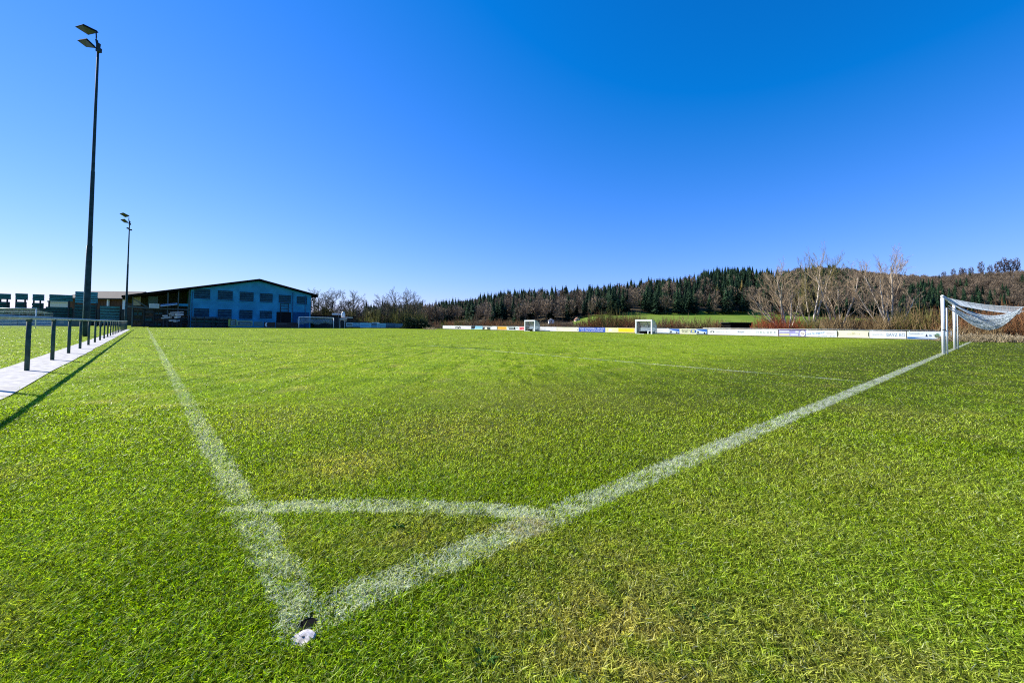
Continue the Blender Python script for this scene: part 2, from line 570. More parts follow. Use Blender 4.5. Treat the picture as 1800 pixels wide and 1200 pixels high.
def grass():
    N = 1050000
    px = RNG.uniform(-260, 2060, N)
    py = 569 + 1.5 + (1290 - 570) * RNG.uniform(0, 1, N) ** 1.12
    # sparser sward to either side of the view
    N2 = 420000
    px2 = np.where(RNG.uniform(0, 1, N2) < .5, RNG.uniform(-1500, -260, N2), RNG.uniform(2060, 3300, N2))
    py2 = 570.5 + (1290 - 570) * RNG.uniform(0, 1, N2) ** 1.12
    px, py = np.concatenate([px, px2]), np.concatenate([py, py2])
    a = (px - PX) / F
    bb = -(py - PY) / F
    d = np.array(fw)[None, :] + a[:, None] * np.array(RT)[None, :] + bb[:, None] * np.array(UP)[None, :]
    ok = d[:, 2] < -0.008
    d = d[ok]
    t = -H / d[:, 2]
    X, Yy = d[:, 0] * t, d[:, 1] * t
    # and round the photographer's feet
    N3 = 150000
    X3, Y3 = RNG.uniform(-4, 5, N3), RNG.uniform(-1.0, 1.15, N3)
    X, Yy = np.concatenate([X, X3]), np.concatenate([Yy, Y3])
    # thin the very nearest strip to a real turf density
    keep = RNG.uniform(0, 1, len(X)) < np.where(Yy < 1.0, 1.0, np.clip((Yy / 1.9) ** 2, 0.35, 1))
    ddx, ddy = X - CN.x, Yy - CN.y
    d1 = ddx * NU.x + ddy * NU.y
    d2 = ddx * NV.x + ddy * NV.y
    jit = RNG.normal(0, 0.032, len(X)) + 0.03 * np.sin(Yy * 3.1) + 0.02 * np.sin(Yy * 7.7)
    keep &= ~((d1 > PATH0 + jit) & (d1 < PATH1 + jit))
    keep &= (d2 < 97.5) & (d1 < 58.5) & (Yy < 75)
    keep &= ((X - so_x) ** 2 + (Yy - so_y) ** 2 > 0.030 ** 2) & ((X - hc_x) ** 2 + (Yy - hc_y) ** 2 > 0.034 ** 2)
    X, Yy = X[keep], Yy[keep]
    n = len(X)
    Wd = np.maximum(0.0043, 0.58 * Yy / 417.0) * RNG.uniform(0.7, 1.3, n)
    Ht = (0.018 + 0.0005 * np.maximum(Yy, 0)) * RNG.uniform(0.55, 1.35, n)
    # clumps: taller lush tufts and beaten patches
    cl = 0.5 + 0.5 * np.sin(X * 5.3 + 1.7 * np.sin(Yy * 3.1)) * np.sin(Yy * 4.7 + 1.3 * np.sin(X * 2.9))
    Ht *= 0.8 + 0.45 * cl
    ang = RNG.uniform(0, 2 * np.pi, n)
    lean = RNG.uniform(0.45, 1.8, n) * (1.0 + np.clip((Yy - 2.0) / 6.0, 0, 1) * 0.9)
    la = RNG.uniform(0, 2 * np.pi, n)
    lx, ly = np.cos(la) * lean * Ht, np.sin(la) * lean * Ht
    ex, ey = np.cos(ang) * Wd / 2, np.sin(ang) * Wd / 2
    # far blades turn their broad side to the pitch centre line so that none is edge-on everywhere
    sh = RNG.uniform(0, 1, n)
    z0 = np.full(n, -0.004)
    near = Yy < 5.0
    parts_v, parts_f, parts_s = [], [], []
    i = np.where(near)[0]
    m = len(i)
    V5 = np.empty((m, 5, 3))
    V5[:, 0] = np.stack([X[i] - ex[i], Yy[i] - ey[i], z0[i]], 1)
    V5[:, 1] = np.stack([X[i] + ex[i], Yy[i] + ey[i], z0[i]], 1)
    V5[:, 2] = np.stack([X[i] + ex[i] * .85 + lx[i] * .32, Yy[i] + ey[i] * .85 + ly[i] * .32, Ht[i] * .6], 1)
    V5[:, 3] = np.stack([X[i] - ex[i] * .85 + lx[i] * .32, Yy[i] - ey[i] * .85 + ly[i] * .32, Ht[i] * .6], 1)
    V5[:, 4] = np.stack([X[i] + lx[i], Yy[i] + ly[i], Ht[i] * 0.95], 1)
    base = (np.arange(m) * 5)[:, None]
    F5 = np.concatenate([base + np.array([[0, 1, 2]]), base + np.array([[0, 2, 3]]), base + np.array([[3, 2, 4]])], 0)
    parts_v.append(V5.reshape(-1, 3))
    parts_f.append(F5)
    parts_s.append(np.repeat(sh[i], 5))
    off = m * 5
    i = np.where(~near)[0]
    m = len(i)
    V3 = np.empty((m, 3, 3))
    V3[:, 0] = np.stack([X[i] - ex[i], Yy[i] - ey[i], z0[i]], 1)
    V3[:, 1] = np.stack([X[i] + ex[i], Yy[i] + ey[i], z0[i]], 1)
    V3[:, 2] = np.stack([X[i] + lx[i], Yy[i] + ly[i], Ht[i]], 1)
    F3 = (np.arange(m) * 3)[:, None] + np.array([[0, 1, 2]]) + off
    parts_v.append(V3.reshape(-1, 3))
    parts_f.append(F3)
    parts_s.append(np.repeat(sh[i], 3))
    me = tri_mesh('grass', np.concatenate(parts_v), np.concatenate(parts_f), np.concatenate(parts_s))
    o = link('grass', me, blade_material())
    tag(o, 'short mown green grass with dry patches and worn white line paint', 'grass', kind='stuff')


grass()

# ------------------------------------------------------------------ plain materials
M_POST = mat('green_steel', (0.030, 0.068, 0.058), 0.6, 0.3, 8, spec=0.2)
M_RAIL = mat('galvanised_tube', (0.36, 0.42, 0.41), 0.4, 0.2, 6, spec=0.5)
M_MAST = mat('mast_steel', (0.022, 0.050, 0.060), 0.7, 0.3, 2.5, spec=0.08)
M_WHITE = mat('white_paint', (0.78, 0.80, 0.80), 0.4, 0.06, 3, spec=0.4)
M_CONC = mat('pale_concrete', (0.46, 0.44, 0.41), 0.9, 0.26, 7, 0.4)
M_NET = mat('net_cord', (0.46, 0.52, 0.55), 0.8, 0.25, 6)
M_BLACK = mat('black_rubber', (0.006, 0.006, 0.007), 0.9, 0.3, 3, spec=0.05)
M_DARK = mat('dark_steel', (0.020, 0.030, 0.035), 0.6, 0.4, 3)
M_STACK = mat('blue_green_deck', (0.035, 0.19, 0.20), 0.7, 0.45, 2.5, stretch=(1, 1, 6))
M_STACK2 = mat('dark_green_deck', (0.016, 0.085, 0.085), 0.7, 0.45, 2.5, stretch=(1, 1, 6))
M_BLUEWALL = mat('blue_render', (0.035, 0.27, 0.46), 0.85, 0.16, 0.5, spec=0.1)
M_ROOF = mat('brown_tile_roof', (0.060, 0.050, 0.045), 0.8, 0.3, 2.0)
M_FASCIA = mat('dark_fascia', (0.014, 0.013, 0.013), 0.9, 0.3, 2, spec=0.03)
M_PANE = mat('dim_pane', (0.006, 0.045, 0.085), 0.6, 0.3, 1.5, spec=0.1)
M_SLAT = mat('grey_slat', (0.05, 0.085, 0.095), 0.6, 0.25, 3)
M_TIMBER = mat('brown_timber', (0.11, 0.065, 0.040), 0.8, 0.35, 3, stretch=(4, 4, .6))
M_PALEWOOD = mat('pale_plank', (0.62, 0.58, 0.52), 0.8, 0.18, 4)
M_CLEAR = None

# ------------------------------------------------------------------ concrete strip and railing
pm = MB()
o_ = fp(0, 0)
pts = []
steps = 70
vs, fs = [], []
for i in range(steps + 1):
    t = -8 + 81 * i / steps
    j0, j1 = random.uniform(-.015, .015), random.uniform(-.03, .03)
    base = CN + U * t
    for dd in (PATH0 + j0, PATH1 + j1):
        vs.append(base + NU * dd + Z * 0.012)
for i in range(steps):
    fs.append((2 * i, 2 * i + 1, 2 * i + 3, 2 * i + 2))
pm.add(vs, fs)
tag(pm.build('path', M_CONC), kind='structure')

RAILD = -2.16
t1 = (ground(46.7, 652) - CN).dot(U)
rl0 = CN + NU * RAILD
rail_root = empty('railing', rl0 + U * t1, 'long green steel tube railing on the concrete strip along the left touch line', 'railing')
SP = 3.06
NP_ = 24
rb = MB()
rb.tube([rl0 + U * (t1 + SP * -2.5) + Z * 1.06, rl0 + U * (t1 + SP * (NP_ - 3)) + Z * 1.06], 0.036, 12)
rb.build('rail', M_RAIL, rail_root, True)
for i in range(-2, NP_ - 2):
    p = rl0 + U * (t1 + SP * i)
    m = MB()
    m.tube([p - Z * 0.05, p + Z * 1.032], 0.038, 12)
    m.tube([p + Z * 0.985, p + Z * 1.034], 0.046, 12)
    m.build('post', M_POST, rail_root, True)


# ------------------------------------------------------------------ floodlight masts
def make_mast(base, top_z, label, sc=1.0, small=False):
    root = empty('floodlight_mast', base, label, 'floodlight', 'floodlight masts')
    m = MB()
    prof = [(0.0, .165), (2.2, .162), (2.25, .15), (6.0, .135), (6.05, .122), (11.0, .105), (11.05, .092), (15.5, .075), (top_z, .062)]
    m.tube([base + Z * z for z, r in prof], [r * sc for z, r in prof], 16)
    m.build('mast', M_MAST, root, True)
    m = MB()
    m.box(base, U, V, -0.22, -0.155, -0.07, 0.07, 1.1, 1.75)
    m.build('fuse_box', M_MAST, root)
    m = MB()
    m.tube([base - NU * 0.17 + Z * 0.1, base - NU * 0.17 + Z * 2.2, base - NU * 0.135 + Z * 6.0], 0.022, 6)  # thin pale tube up the left of the lower mast
    m.build('side_tube', M_RAIL, root, True)
    Yb = base.y
    hx, hy = proj(base + Z * top_z)

    kk = 27.6 / Yb * sc

    def loc(dx, dy, dyy):   # metres right / up / away from the mast top
        return base + Z * (top_z + dy) + Vector((dx, dyy, 0))

    def lp(px, py, dy_):    # corner of a lamp housing as it shows on the nearest mast
        return at(hx + (px - 184.5) * kk, hy + (py - 86.0) * kk, Yb + dy_)
    heads = [((143.7, 46.3), (156.3, 42.7), (185.5, 57.0), (167.0, 61.0)), ((147.5, 70.5), (163.5, 68.0), (181.0, 84.5), (163.5, 82.3))]
    for (A, B, C, D) in heads:
        lo = [lp(A[0], A[1], .30), lp(B[0], B[1], -.30), lp(C[0], C[1], -.30), lp(D[0], D[1], .30)]
        cen = sum(lo, Vector()) / 4
        upv = Vector((0.02, 0.02, 0.13))
        hi = [cen + (p - cen) * 0.8 + upv for p in lo]
        h = MB().hexa(lo, hi).build('lamp_housing', mat('lamp_black', (.014, .02, .018), .9, .2, 2, spec=.02), root)
        gl = [cen + (p - cen) * 0.9 - Z * 0.015 for p in lo]
        MB().add(gl, [(3, 2, 1, 0)]).build('lens', mat('lamp_glass', (0.03, 0.045, 0.02), 0.5, 0.2, 2, spec=0.15), h)
    m = MB()
    topc = base + Z * top_z
    m.bar(topc + Z * 0.0, loc(-0.12, 0.62, 0), 0.10)
    m.bar(loc(-0.42, 0.62, 0.30), loc(0.14, 0.62, -0.30), 0.055)
    m.bar(loc(-0.50, 0.88, 0.30), loc(-0.40, 0.60, 0.30), 0.05)
    m.bar(loc(0.10, 1.02, -0.28), loc(0.14, 0.60, -0.28), 0.05)
    m.bar(loc(-0.30, 0.12, 0.2), loc(0.12, 0.02, -0.2), 0.07)
    m.bar(loc(-0.02, -0.1, 0), loc(0.02, 0.4, 0), 0.16)
    m.build('bracket', M_DARK, root)
    m = MB()
    m.box(loc(0.05, -0.1, -0.1), Vector((1, 0, 0)), Vector((0, 1, 0)), 0.0, 0.20, -0.12, 0.12, -0.16, 0.12)
    m.build('junction_box', M_DARK, root)
    if small:
        for sx in (-1, 1):
            m = MB()
            m.bar(loc(0, -1.15, 0), loc(0.30 * sx, -0.95 - 0.15 * sx, 0), 0.06)
            m.box(loc(0.30 * sx, -0.95 - 0.15 * sx, 0), Vector((1, 0, 0)), Vector((0, 1, 0)), -0.11, 0.11, -0.1, 0.1, -0.12, 0.1)
            m.build('small_lamp', M_DARK, root)
    return root


b1 = ground(151, 591.3)
make_mast(b1, at(184.5, 87, b1.y).z, 'tall steel floodlight mast nearest the camera, just behind the railing')
b2 = at(220.5, 575, 72.5)
b2.z = 0
make_mast(b2, at(227, 393, 72.5).z, 'smaller looking distant floodlight mast beside the open shed', 1.15, True)


# ------------------------------------------------------------------ corner flag socket
sk = empty('corner_flag_socket', ground(531, 1127), 'small white painted corner flag socket sunk in the turf at the line corner', 'socket')
so_ = ground(531, 1126)
m = MB()
n = 14
ring = []
for (rr, zz) in [(0.036, -0.02), (0.038, 0.004), (0.034, 0.0095), (0.018, 0.0105)]:
    for k in range(n):
        a = 2 * math.pi * k / n
        wob_ = 1 + .10 * math.sin(2 * a + .6) + .05 * math.sin(5 * a)
        ring.append(so_ + Vector((rr * math.cos(a) * 0.98 * wob_, rr * math.sin(a) * 0.74 * wob_, zz + 0.010 * math.sin(a) + .004 * math.cos(a) if zz > 0 else zz)))
fs = []
for j in range(3):
    for k in range(n):
        k2 = (k + 1) % n
        fs.append((j * n + k, j * n + k2, (j + 1) * n + k2, (j + 1) * n + k))
fs.append(tuple(3 * n + k for k in range(n)))
m.add(ring, fs)
m.build('cap', mat('chalked_plastic', (0.58, 0.53, 0.50), 0.8, 0.4, 55, 0.5), sk)
m = MB()
m.disc(so_ + Vector((.002, .005, .0125)), Vector((1, 0, .1)), Vector((0, 1, -.25)), .007, .006, 10)
m.build('bolt_hole', M_BLACK, sk)
m = MB()
hc = ground(541, 1098)
m.tube([hc - Z * 0.02, hc + Z * 0.002], [0.031, 0.031], 14, cap=False)
m.disc(hc + Z * 0.003, Vector((1, 0, 0)), Vector((0, 1, 0)), 0.031, 0.031)  # flat black disc paints the dark inside of the flag hole
m.build('tube', M_BLACK, sk, True)


def weed(px, py, rad, n_, lab):
    o = ground(px, py)
    m = MB()
    for k in range(n_):
        a = 2.4 * k + random.uniform(-.3, .3)
        L_ = rad * random.uniform(.6, 1.1)
        d = Vector((math.cos(a), math.sin(a), 0))
        e = Vector((-d.y, d.x, 0)) * L_ * random.uniform(.13, .2)
        z1, z2 = random.uniform(.012, .026), random.uniform(.010, .032)
        m.add([o + d * .004, o + d * L_ * .55 + e + Z * z1, o + d * L_ + Z * z2, o + d * L_ * .55 - e + Z * z1], [(0, 1, 2), (0, 2, 3)], random.random())
    tag(m.build('weed_rosette', veg('weed_leaf', (.025, .085, .012), (.07, .17, .03), .3)), lab, 'weed', 'broad leaved weeds in the turf')


weed(1222, 1090, .055, 22, 'dark green leafy weed rosette in the worn turf at lower right')
weed(700, 930, .035, 14, 'small dark weed rosette inside the corner arc')
weed(850, 1165, .05, 16, 'dark weed rosette at the lower middle edge')

# ------------------------------------------------------------------ goals
def net_sheet(m, pf, ns, nw, r):
    """pf(s,w)->point ; draws cords both ways as thin 3-sided tubes"""
    for j in range(nw + 1):
        m.tube([pf(i / ns, j / nw) for i in range(ns + 1)], r, 3, cap=False)
    for i in range(ns + 1):
        m.tube([pf(i / ns, j / nw) for j in range(nw + 1)], r, 3, cap=False)


def near_goal():
    g1 = ground(1659, 622)
    g2 = g1 + V * 7.32
    back = -U
    root = empty('football_goal', g1, 'white football goal with hitched up sagging net at right', 'goal', 'football goals')
    for p in (g1, g2):
        MB().tube([p - Z * .05, p + Z * 2.38], 0.06, 16).build('goalpost', M_WHITE, root, True)
    MB().tube([g1 + Z * 2.44 - V * .06, g2 + Z * 2.44 + V * .06], 0.06, 16).build('crossbar', M_WHITE, root, True)
    for p in (g1, g2):
        q = p + back * 0.11
        MB().tube([q - Z * .05, q + Z * 1.95], 0.028, 10).build('net_pole', mat('grey_white_pole', (0.55, 0.62, 0.66), 0.5, .1), root, True)
    m = MB()
    for k in range(20):
        a = 2 * math.pi * k / 20
    m.tube([g1 + Vector((0.07 * math.cos(a), 0.07 * math.sin(a), 1.04 + 0.02 * math.sin(a))) for a in [2 * math.pi * k / 16 for k in range(17)]], 0.011, 6)
    m.tube([g1 + back * 0.07 + Z * 1.04, g1 + back * 0.17 + Z * 1.10], 0.011, 6)
    m.build('strap', M_BLACK, root, True)
    # net: a roof sheet and a gathered belly slung between front and back line
    zb = 1.93
    DEP = 2.15
    a0, a1 = g1 + Z * 2.42, g2 + Z * 2.42
    r0_, r1_ = g1 + back * DEP + Z * zb, g2 + back * DEP + Z * zb
    m = MB()

    def roof(s, ww):
        p = a0.lerp(a1, ww).lerp(r0_.lerp(r1_, ww), s)
        return p - Z * (0.10 * math.sin(math.pi * s) + 0.16 * math.sin(math.pi * ww) * s)
    net_sheet(m, roof, 12, 30, 0.005)
    for lay, (sag, f0) in enumerate([(0.78, 1.95), (0.66, 2.05), (0.50, 2.2)]):
        c0, c1 = g1 + back * .16 + Z * f0, g2 + back * .16 + Z * f0

        def belly(s, ww, sag=sag, c0=c0, c1=c1, lay=lay):
            p = c0.lerp(c1, ww).lerp(r0_.lerp(r1_, ww), s)
            k = math.sin(math.pi * s ** 1.15) ** 0.9
            fold = 0.05 * math.sin(ww * 31 + lay * 2 + s * 5) + 0.03 * math.sin(ww * 67 + s * 9)
            return p - Z * (sag * k * (0.96 + 0.12 * math.sin(ww * 9 + lay)) + fold * k)
        net_sheet(m, belly, 18, 64, 0.0065)
    m.build('net', M_NET, root)
    m = MB()
    for ww in (0, 1):
        for pf in (roof, belly):
            MB().tube([pf(i / 14, ww) for i in range(15)], 0.012, 5).build('net_rope', M_NET, root)
        gg = (g1, g2)[ww]
        MB().tube([(r0_, r1_)[ww], gg + back * 4.4 + Z * 2.5], 0.010, 5).build('stay_rope', M_NET, root)
    for gg in (g1, g2):
        q = gg + back * 4.4
        MB().tube([q - Z * .05, q + Z * 2.55], 0.03, 10).build('stay_pole', M_WHITE, root, True)


near_goal()


def plain_goal(cen, e, n, wid, hgt, dep, label, r=0.06, netdens=24, hitched=False):
    g1, g2 = cen - e * wid / 2, cen + e * wid / 2
    root = empty('football_goal', cen, label, 'goal', 'football goals')
    for p in (g1, g2):
        MB().tube([p - Z * .05, p + Z * (hgt - r)], r, 12).build('goalpost', M_WHITE, root, True)
    MB().tube([g1 + Z * hgt - e * r, g2 + Z * hgt + e * r], r, 12).build('crossbar', M_WHITE, root, True)
    m = MB()
    zt = hgt - 0.05
    for p in (g1, g2):
        m2 = MB()
        m2.tube([p + Z * zt, p + n * dep * .5 + Z * (zt - .1), p + n * dep + Z * (hgt * .8)], 0.025, 8)
        m2.tube([p + n * dep, p + n * dep + Z * (hgt * .8)], 0.025, 8)
        m2.build('net_pole', M_SLAT, root, True)
    R0, R1 = g1 + n * dep, g2 + n * dep
    zr = hgt * .8

    def roof(s, ww):
        return (g1 + Z * zt).lerp(g2 + Z * zt, ww).lerp((R0 + Z * zr).lerp(R1 + Z * zr, ww), s) - Z * (.15 * math.sin(math.pi * s))

    def backn(s, ww):
        top = (R0 + Z * zr).lerp(R1 + Z * zr, ww)
        if hitched:
            return top - Z * (.9 * s + .15 * math.sin(ww * 14) * s) - n * dep * .75 * math.sin(math.pi * s * .8) * .6
        return top - Z * (zr * s)
    net_sheet(m, roof, 8, netdens, 0.012)
    net_sheet(m, backn, 10, netdens, 0.014)
    if hitched:
        net_sheet(m, lambda s, ww: backn(s, ww) - n * .5 + Z * .1 * math.sin(ww * 9), 10, netdens, 0.014)
    m.build('net', mat('blue_grey_net', (0.30, 0.45, 0.55), .8, .3), root)


plain_goal(fp(28.6, 98), V, U, 7.32, 2.44, 1.9, 'white football goal at the far end in front of the blue building', 0.075, 30, True)
lg = at(63, 575, 58)
lg.z = 0
plain_goal(lg + Vector((-5.6, 0.6, 0)), Vector((1, -0.1, 0)).normalized(), Vector((0.1, 1, 0)).normalized(), 11.0, 2.72, 2.0,
           'wide pale goal frame on the second pitch in front of plank stacks at far left', 0.06, 8)


# ------------------------------------------------------------------ advertising boards on the far touch line
BC = 57.7
BO = CN + NU * BC
EB = -U


def board_s(px):
    p = on_plane(px, 588, BO, NU)
    return (p - BO).dot(EB)


class Board:
    """panel lying in a vertical plane; e to the viewer's right, n away from the viewer"""

    def __init__(s, org, e, n, w, z0, z1, col, label, group, cat='advertising board', name='advertising_board'):
        s.o, s.e, s.n, s.w, s.z0, s.h = org, e, n, w, z0, z1 - z0
        m = MB()
        m.box(org, e, n, 0.01, w - 0.01, 0.0, 0.03, z0, z1)
        s.ob = m.build(name, paint(col, 0.45))
        tag(s.ob, label, cat, group)
        s.k = 0

    def put(s, mb, name, col):
        ob = mb.build(name, paint(col, 0.45), s.ob)
        ob.matrix_parent_inverse = Matrix.Identity(4)
        return ob

    def P(s, x, y, lift):
        return s.o + s.e * (x * s.w) + Z * (s.z0 + y * s.h) - s.n * lift

    def rect(s, x0, x1, y0, y1, col, name='print_field', slant=0.0):
        s.k += 1
        l = 0.004 + 0.0025 * s.k
        m = MB().add([s.P(x0, y0, l), s.P(x1, y0, l), s.P(x1 + slant, y1, l), s.P(x0 + slant, y1, l)], [(0, 1, 2, 3)])
        s.put(m, name, col)
        return s

    def oval(s, cx, cy, rx, ry, col, name='emblem'):
        s.k += 1
        l = 0.004 + 0.0025 * s.k
        m = MB().disc(s.P(cx, cy, l), s.e, Z, rx * s.w, ry * s.h)
        s.put(m, name, col)
        return s

    def shape(s, pts, col, name='emblem'):
        s.k += 1
        l = 0.004 + 0.0025 * s.k
        m = MB().add([s.P(x, y, l) for x, y in pts], [tuple(range(len(pts)))])
        s.put(m, name, col)
        return s

    def text(s, txt, x0, x1, y0, y1, col, rise=0.0):
        s.k += 1
        l = 0.004 + 0.0025 * s.k
        vs, fs = text_mesh(txt)
        m = MB().add([s.P(x0 + a * (x1 - x0), y0 + b * (y1 - y0) + rise * a, l) for a, b in vs], fs)
        s.put(m, 'lettering', col)
        return s


BW = (0.80, 0.80, 0.80)
CR = (0.80, 0.76, 0.58)
KK = (0.02, 0.02, 0.025)
GRP = 'advertising boards on the far railing'


def bd(px0, px1, col, label):
    s0, s1 = board_s(px0), board_s(px1)
    return Board(BO + EB * s0, EB, NU, s1 - s0, 0.10, 0.86, col, label, GRP)


b = bd(778, 798, BW, 'leftmost white board on the far railing with faint green marks')
b.rect(.45, .58, .35, .6, (.55, .68, .6)).rect(.66, .74, .3, .65, (.5, .65, .58))
b = bd(798, 815, BW, 'white board with black oval emblem near the left end')
b.oval(.42, .45, .32, .34, KK).oval(.3, .42, .09, .16, BW).oval(.45, .55, .08, .1, BW).oval(.6, .35, .05, .1, BW)
b = bd(815, 828, BW, 'blank white board right of the black oval emblem')
b.rect(.2, .7, .62, .68, (.6, .56, .62), 'faint_stripe')
b = bd(828, 848, (0.30, 0.60, 0.80), 'light blue board with black picture at its left')
b.rect(0.01, .33, .2, .98, KK, 'picture').shape([(.01, .12), (.3, .12), (.4, .95), (.12, .95)], KK, 'picture').rect(.42, .58, .4, .62, (.15, .4, .62)).rect(.62, .9, .42, .7, (.22, .48, .7)).rect(.3, .98, .04, .2, (.62, .8, .88))
b = bd(848, 862, (0.05, 0.045, 0.05), 'dark picture board with pale blob next to the light blue board')
b.shape([(.25, .05), (.62, .05), (.55, .7), (.35, .7)], (.8, .76, .6), 'picture').rect(0.02, .98, .78, .98, (.75, .72, .72)).rect(.75, .95, .2, .6, (.06, .1, .1))
b = bd(862, 873, BW, 'white board with faint lilac text left of the orange board')
b.rect(.2, .85, .45, .7, (.68, .66, .76), 'faint_stripe')
b = bd(873.5, 891, (0.82, 0.60, 0.28), 'orange board with pale yellow border')
b.rect(.1, .92, .25, .85, (.80, .34, .015)).rect(.02, .08, .2, .85, (.12, .07, .04)).rect(.2, .8, .45, .6, (.84, .42, .03), 'lettering')
b = bd(891, 912, (0.72, 0.74, 0.72), 'pale board with black lettering beside the red and pink board')
b.rect(.05, .7, .62, .88, (.16, .2, .2)).rect(.16, .62, .22, .42, KK).text('sport', .15, .55, .42, .62, KK).shape([(.58, .2), (.72, .1), (.7, .85), (.6, .9)], KK, 'picture').rect(.75, .92, .6, .75, (.3, .36, .38))
b = bd(912, 922, (0.82, 0.50, 0.48), 'pink board with red box left of the left dugout')
b.rect(.15, .85, .25, .78, (.62, .02, .05)).text('Top', .26, .74, .38, .66, BW)
b = bd(940, 978, BW, 'white board with faint text right of the left dugout')
b.oval(.06, .45, .02, .09, KK).text('Malerbetrieb', .2, .55, .42, .62, (.66, .67, .66)).rect(.72, .9, .5, .6, (.68, .68, .68), 'faint_stripe')
b = bd(978, 1017, CR, 'cream board with a dark dot at each end')
b.oval(.03, .45, .018, .12, (.1, .1, .1)).oval(.95, .45, .018, .12, (.1, .1, .1)).text('Holzbau', .3, .75, .62, .86, (.66, .62, .46))
b = bd(1017, 1064, (0.04, 0.11, 0.50), 'royal blue board with two rows of white lettering')
b.text('WIR SPONSERN SPORT', .04, .97, .52, .88, BW).text('mit Herz und Freude', .1, .92, .14, .42, BW)
b = bd(1064, 1086, (0.82, 0.74, 0.42), 'pale yellow board with faint logo beside the royal blue board')
b.oval(.4, .5, .16, .3, (.74, .72, .7)).text('F', .16, .26, .25, .75, (.85, .7, .12))
b = bd(1086, 1116, (0.84, 0.64, 0.30), 'bright yellow board left of the right dugout')
b.rect(.04, .94, .14, .86, (.86, .64, .015)).rect(.2, .75, .42, .52, (.8, .56, .01), 'faint_stripe')
b = bd(1147, 1176, BW, 'white board with faint grey line right of the right dugout')
b.rect(.3, .65, .42, .50, (.62, .63, .64), 'faint_stripe')
b = bd(1176, 1245, (0.74, 0.72, 0.50), 'blue and yellow board with a pale car picture at each end')
for x0 in (0.01, .71):
    b.rect(x0, x0 + .27, .05, .95, (.03, .13, .50)).shape([(x0, .12), (x0 + .22, .12), (x0 + .26, .4), (x0 + .1, .62), (x0 + .02, .8), (x0, .8)], (.62, .70, .76), 'picture').oval(x0 + .045, .36, .022, .2, KK).oval(x0 + .2, .24, .02, .14, KK).rect(x0, x0 + .27, .05, .12, (.07, .09, .12))
b.text('Autohaus', .33, .6, .66, .88, (.12, .12, .12)).text('SÜD 2', .34, .58, .3, .62, KK).rect(.58, .70, .3, .8, (.04, .12, .46)).rect(.60, .67, .4, .7, (.80, .74, .2))
b = bd(1245, 1290, BW, 'white board with small dark bracket emblem and faint grey text')
b.rect(.09, .24, .55, .64, (.05, .05, .06), 'emblem').rect(.09, .13, .35, .55, (.05, .05, .06), 'emblem').rect(.2, .24, .35, .55, (.05, .05, .06), 'emblem').text('Stadtwerke', .3, .62, .42, .62, (.62, .63, .66)).text('Bau', .7, .86, .42, .6, (.66, .67, .7))
b = bd(1290, 1329, BW, 'white board with dark blue Burger script left of the HALDER board')
b.text('Burger', .18, .5, .34, .72, (.03, .07, .2), .06).rect(.6, .8, .55, .6, (.62, .72, .64), 'faint_stripe')
b = bd(1329, 1368, BW, 'white HALDER board with green letter A')
for k, ch in enumerate('HALDER'):
    x = .03 + .155 * k
    b.text(ch, x, x + .085, .42, .72, (.05, .22, .09) if ch == 'A' else (.42, .46, .45))
b = bd(1369, 1417, (0.36, 0.33, 0.62), 'lilac and yellow board with round iQ badge')
b.rect(.03, .4, .1, .42, (.82, .76, .40)).rect(.03, .4, .62, .88, (.74, .74, .80)).rect(.03, .95, .88, .98, (.22, .2, .42)).rect(.44, .72, .1, .42, (.66, .64, .80)).rect(.62, .74, .55, .85, (.74, .73, .8)).rect(.05, .38, .7, .76, (.4, .38, .6), 'faint_stripe')
b.oval(.88, .48, .10, .44, (.84, .80, .76)).text('iQ', .82, .94, .3, .68, (.24, .03, .02))
b = bd(1417, 1471, BW, 'white H. Sieger board with rising light blue lettering')
b.text('H.Sieger', .05, .62, .18, .52, (.05, .25, .55), .36).text('Tel. 07552', .38, .68, .06, .22, (.4, .45, .5)).text('8155', .78, .95, .06, .22, (.45, .5, .55)).rect(.68, .95, .45, .52, (.78, .66, .66), 'faint_stripe').rect(.66, .92, .62, .68, (.78, .66, .66), 'faint_stripe')
b = bd(1472, 1528, CR, 'cream board with dark green half moons at both ends')
b.shape([(.005, .1), (.03, .25), (.035, .5), (.03, .75), (.005, .9)], (.05, .07, .05)).shape([(.995, .1), (.97, .25), (.965, .5), (.97, .75), (.995, .9)], (.05, .07, .05)).text('Gasthof', .3, .72, .44, .62, (.74, .66, .42)).oval(.5, .68, .04, .1, (.76, .68, .42))
b = bd(1528, 1593, BW, 'white BAVZ BO board with blue grey capitals')
b.text('BAVZ BO', .48, .97, .3, .74, (.18, .26, .42)).text('Steuerberater', .08, .36, .6, .74, (.70, .55, .58)).text('und Partner', .08, .40, .42, .54, (.62, .62, .66))
b = bd(1594, 1667, (0.72, 0.76, 0.80), 'rightmost board with dark blue base stripe behind the near goal')
b.text('Stadtkapelle e.V.', .06, .42, .6, .8, (.2, .24, .3)).rect(.01, .99, .04, .26, (.02, .12, .36)).shape([(.2, .14), (.75, .1), (.98, .22), (.7, .26)], (.74, .8, .84), 'stripe')
b.shape([(.46, .35), (.52, .35), (.5, .5), (.49, .72), (.47, .5)], (.02, .03, .06)).rect(.55, .6, .38, .6, (.2, .3, .42)).shape([(.68, .3), (.8, .3), (.8, .7), (.74, .8), (.68, .6)], (.12, .26, .16)).rect(.8, .97, .3, .8, (.60, .72, .78), 'picture')

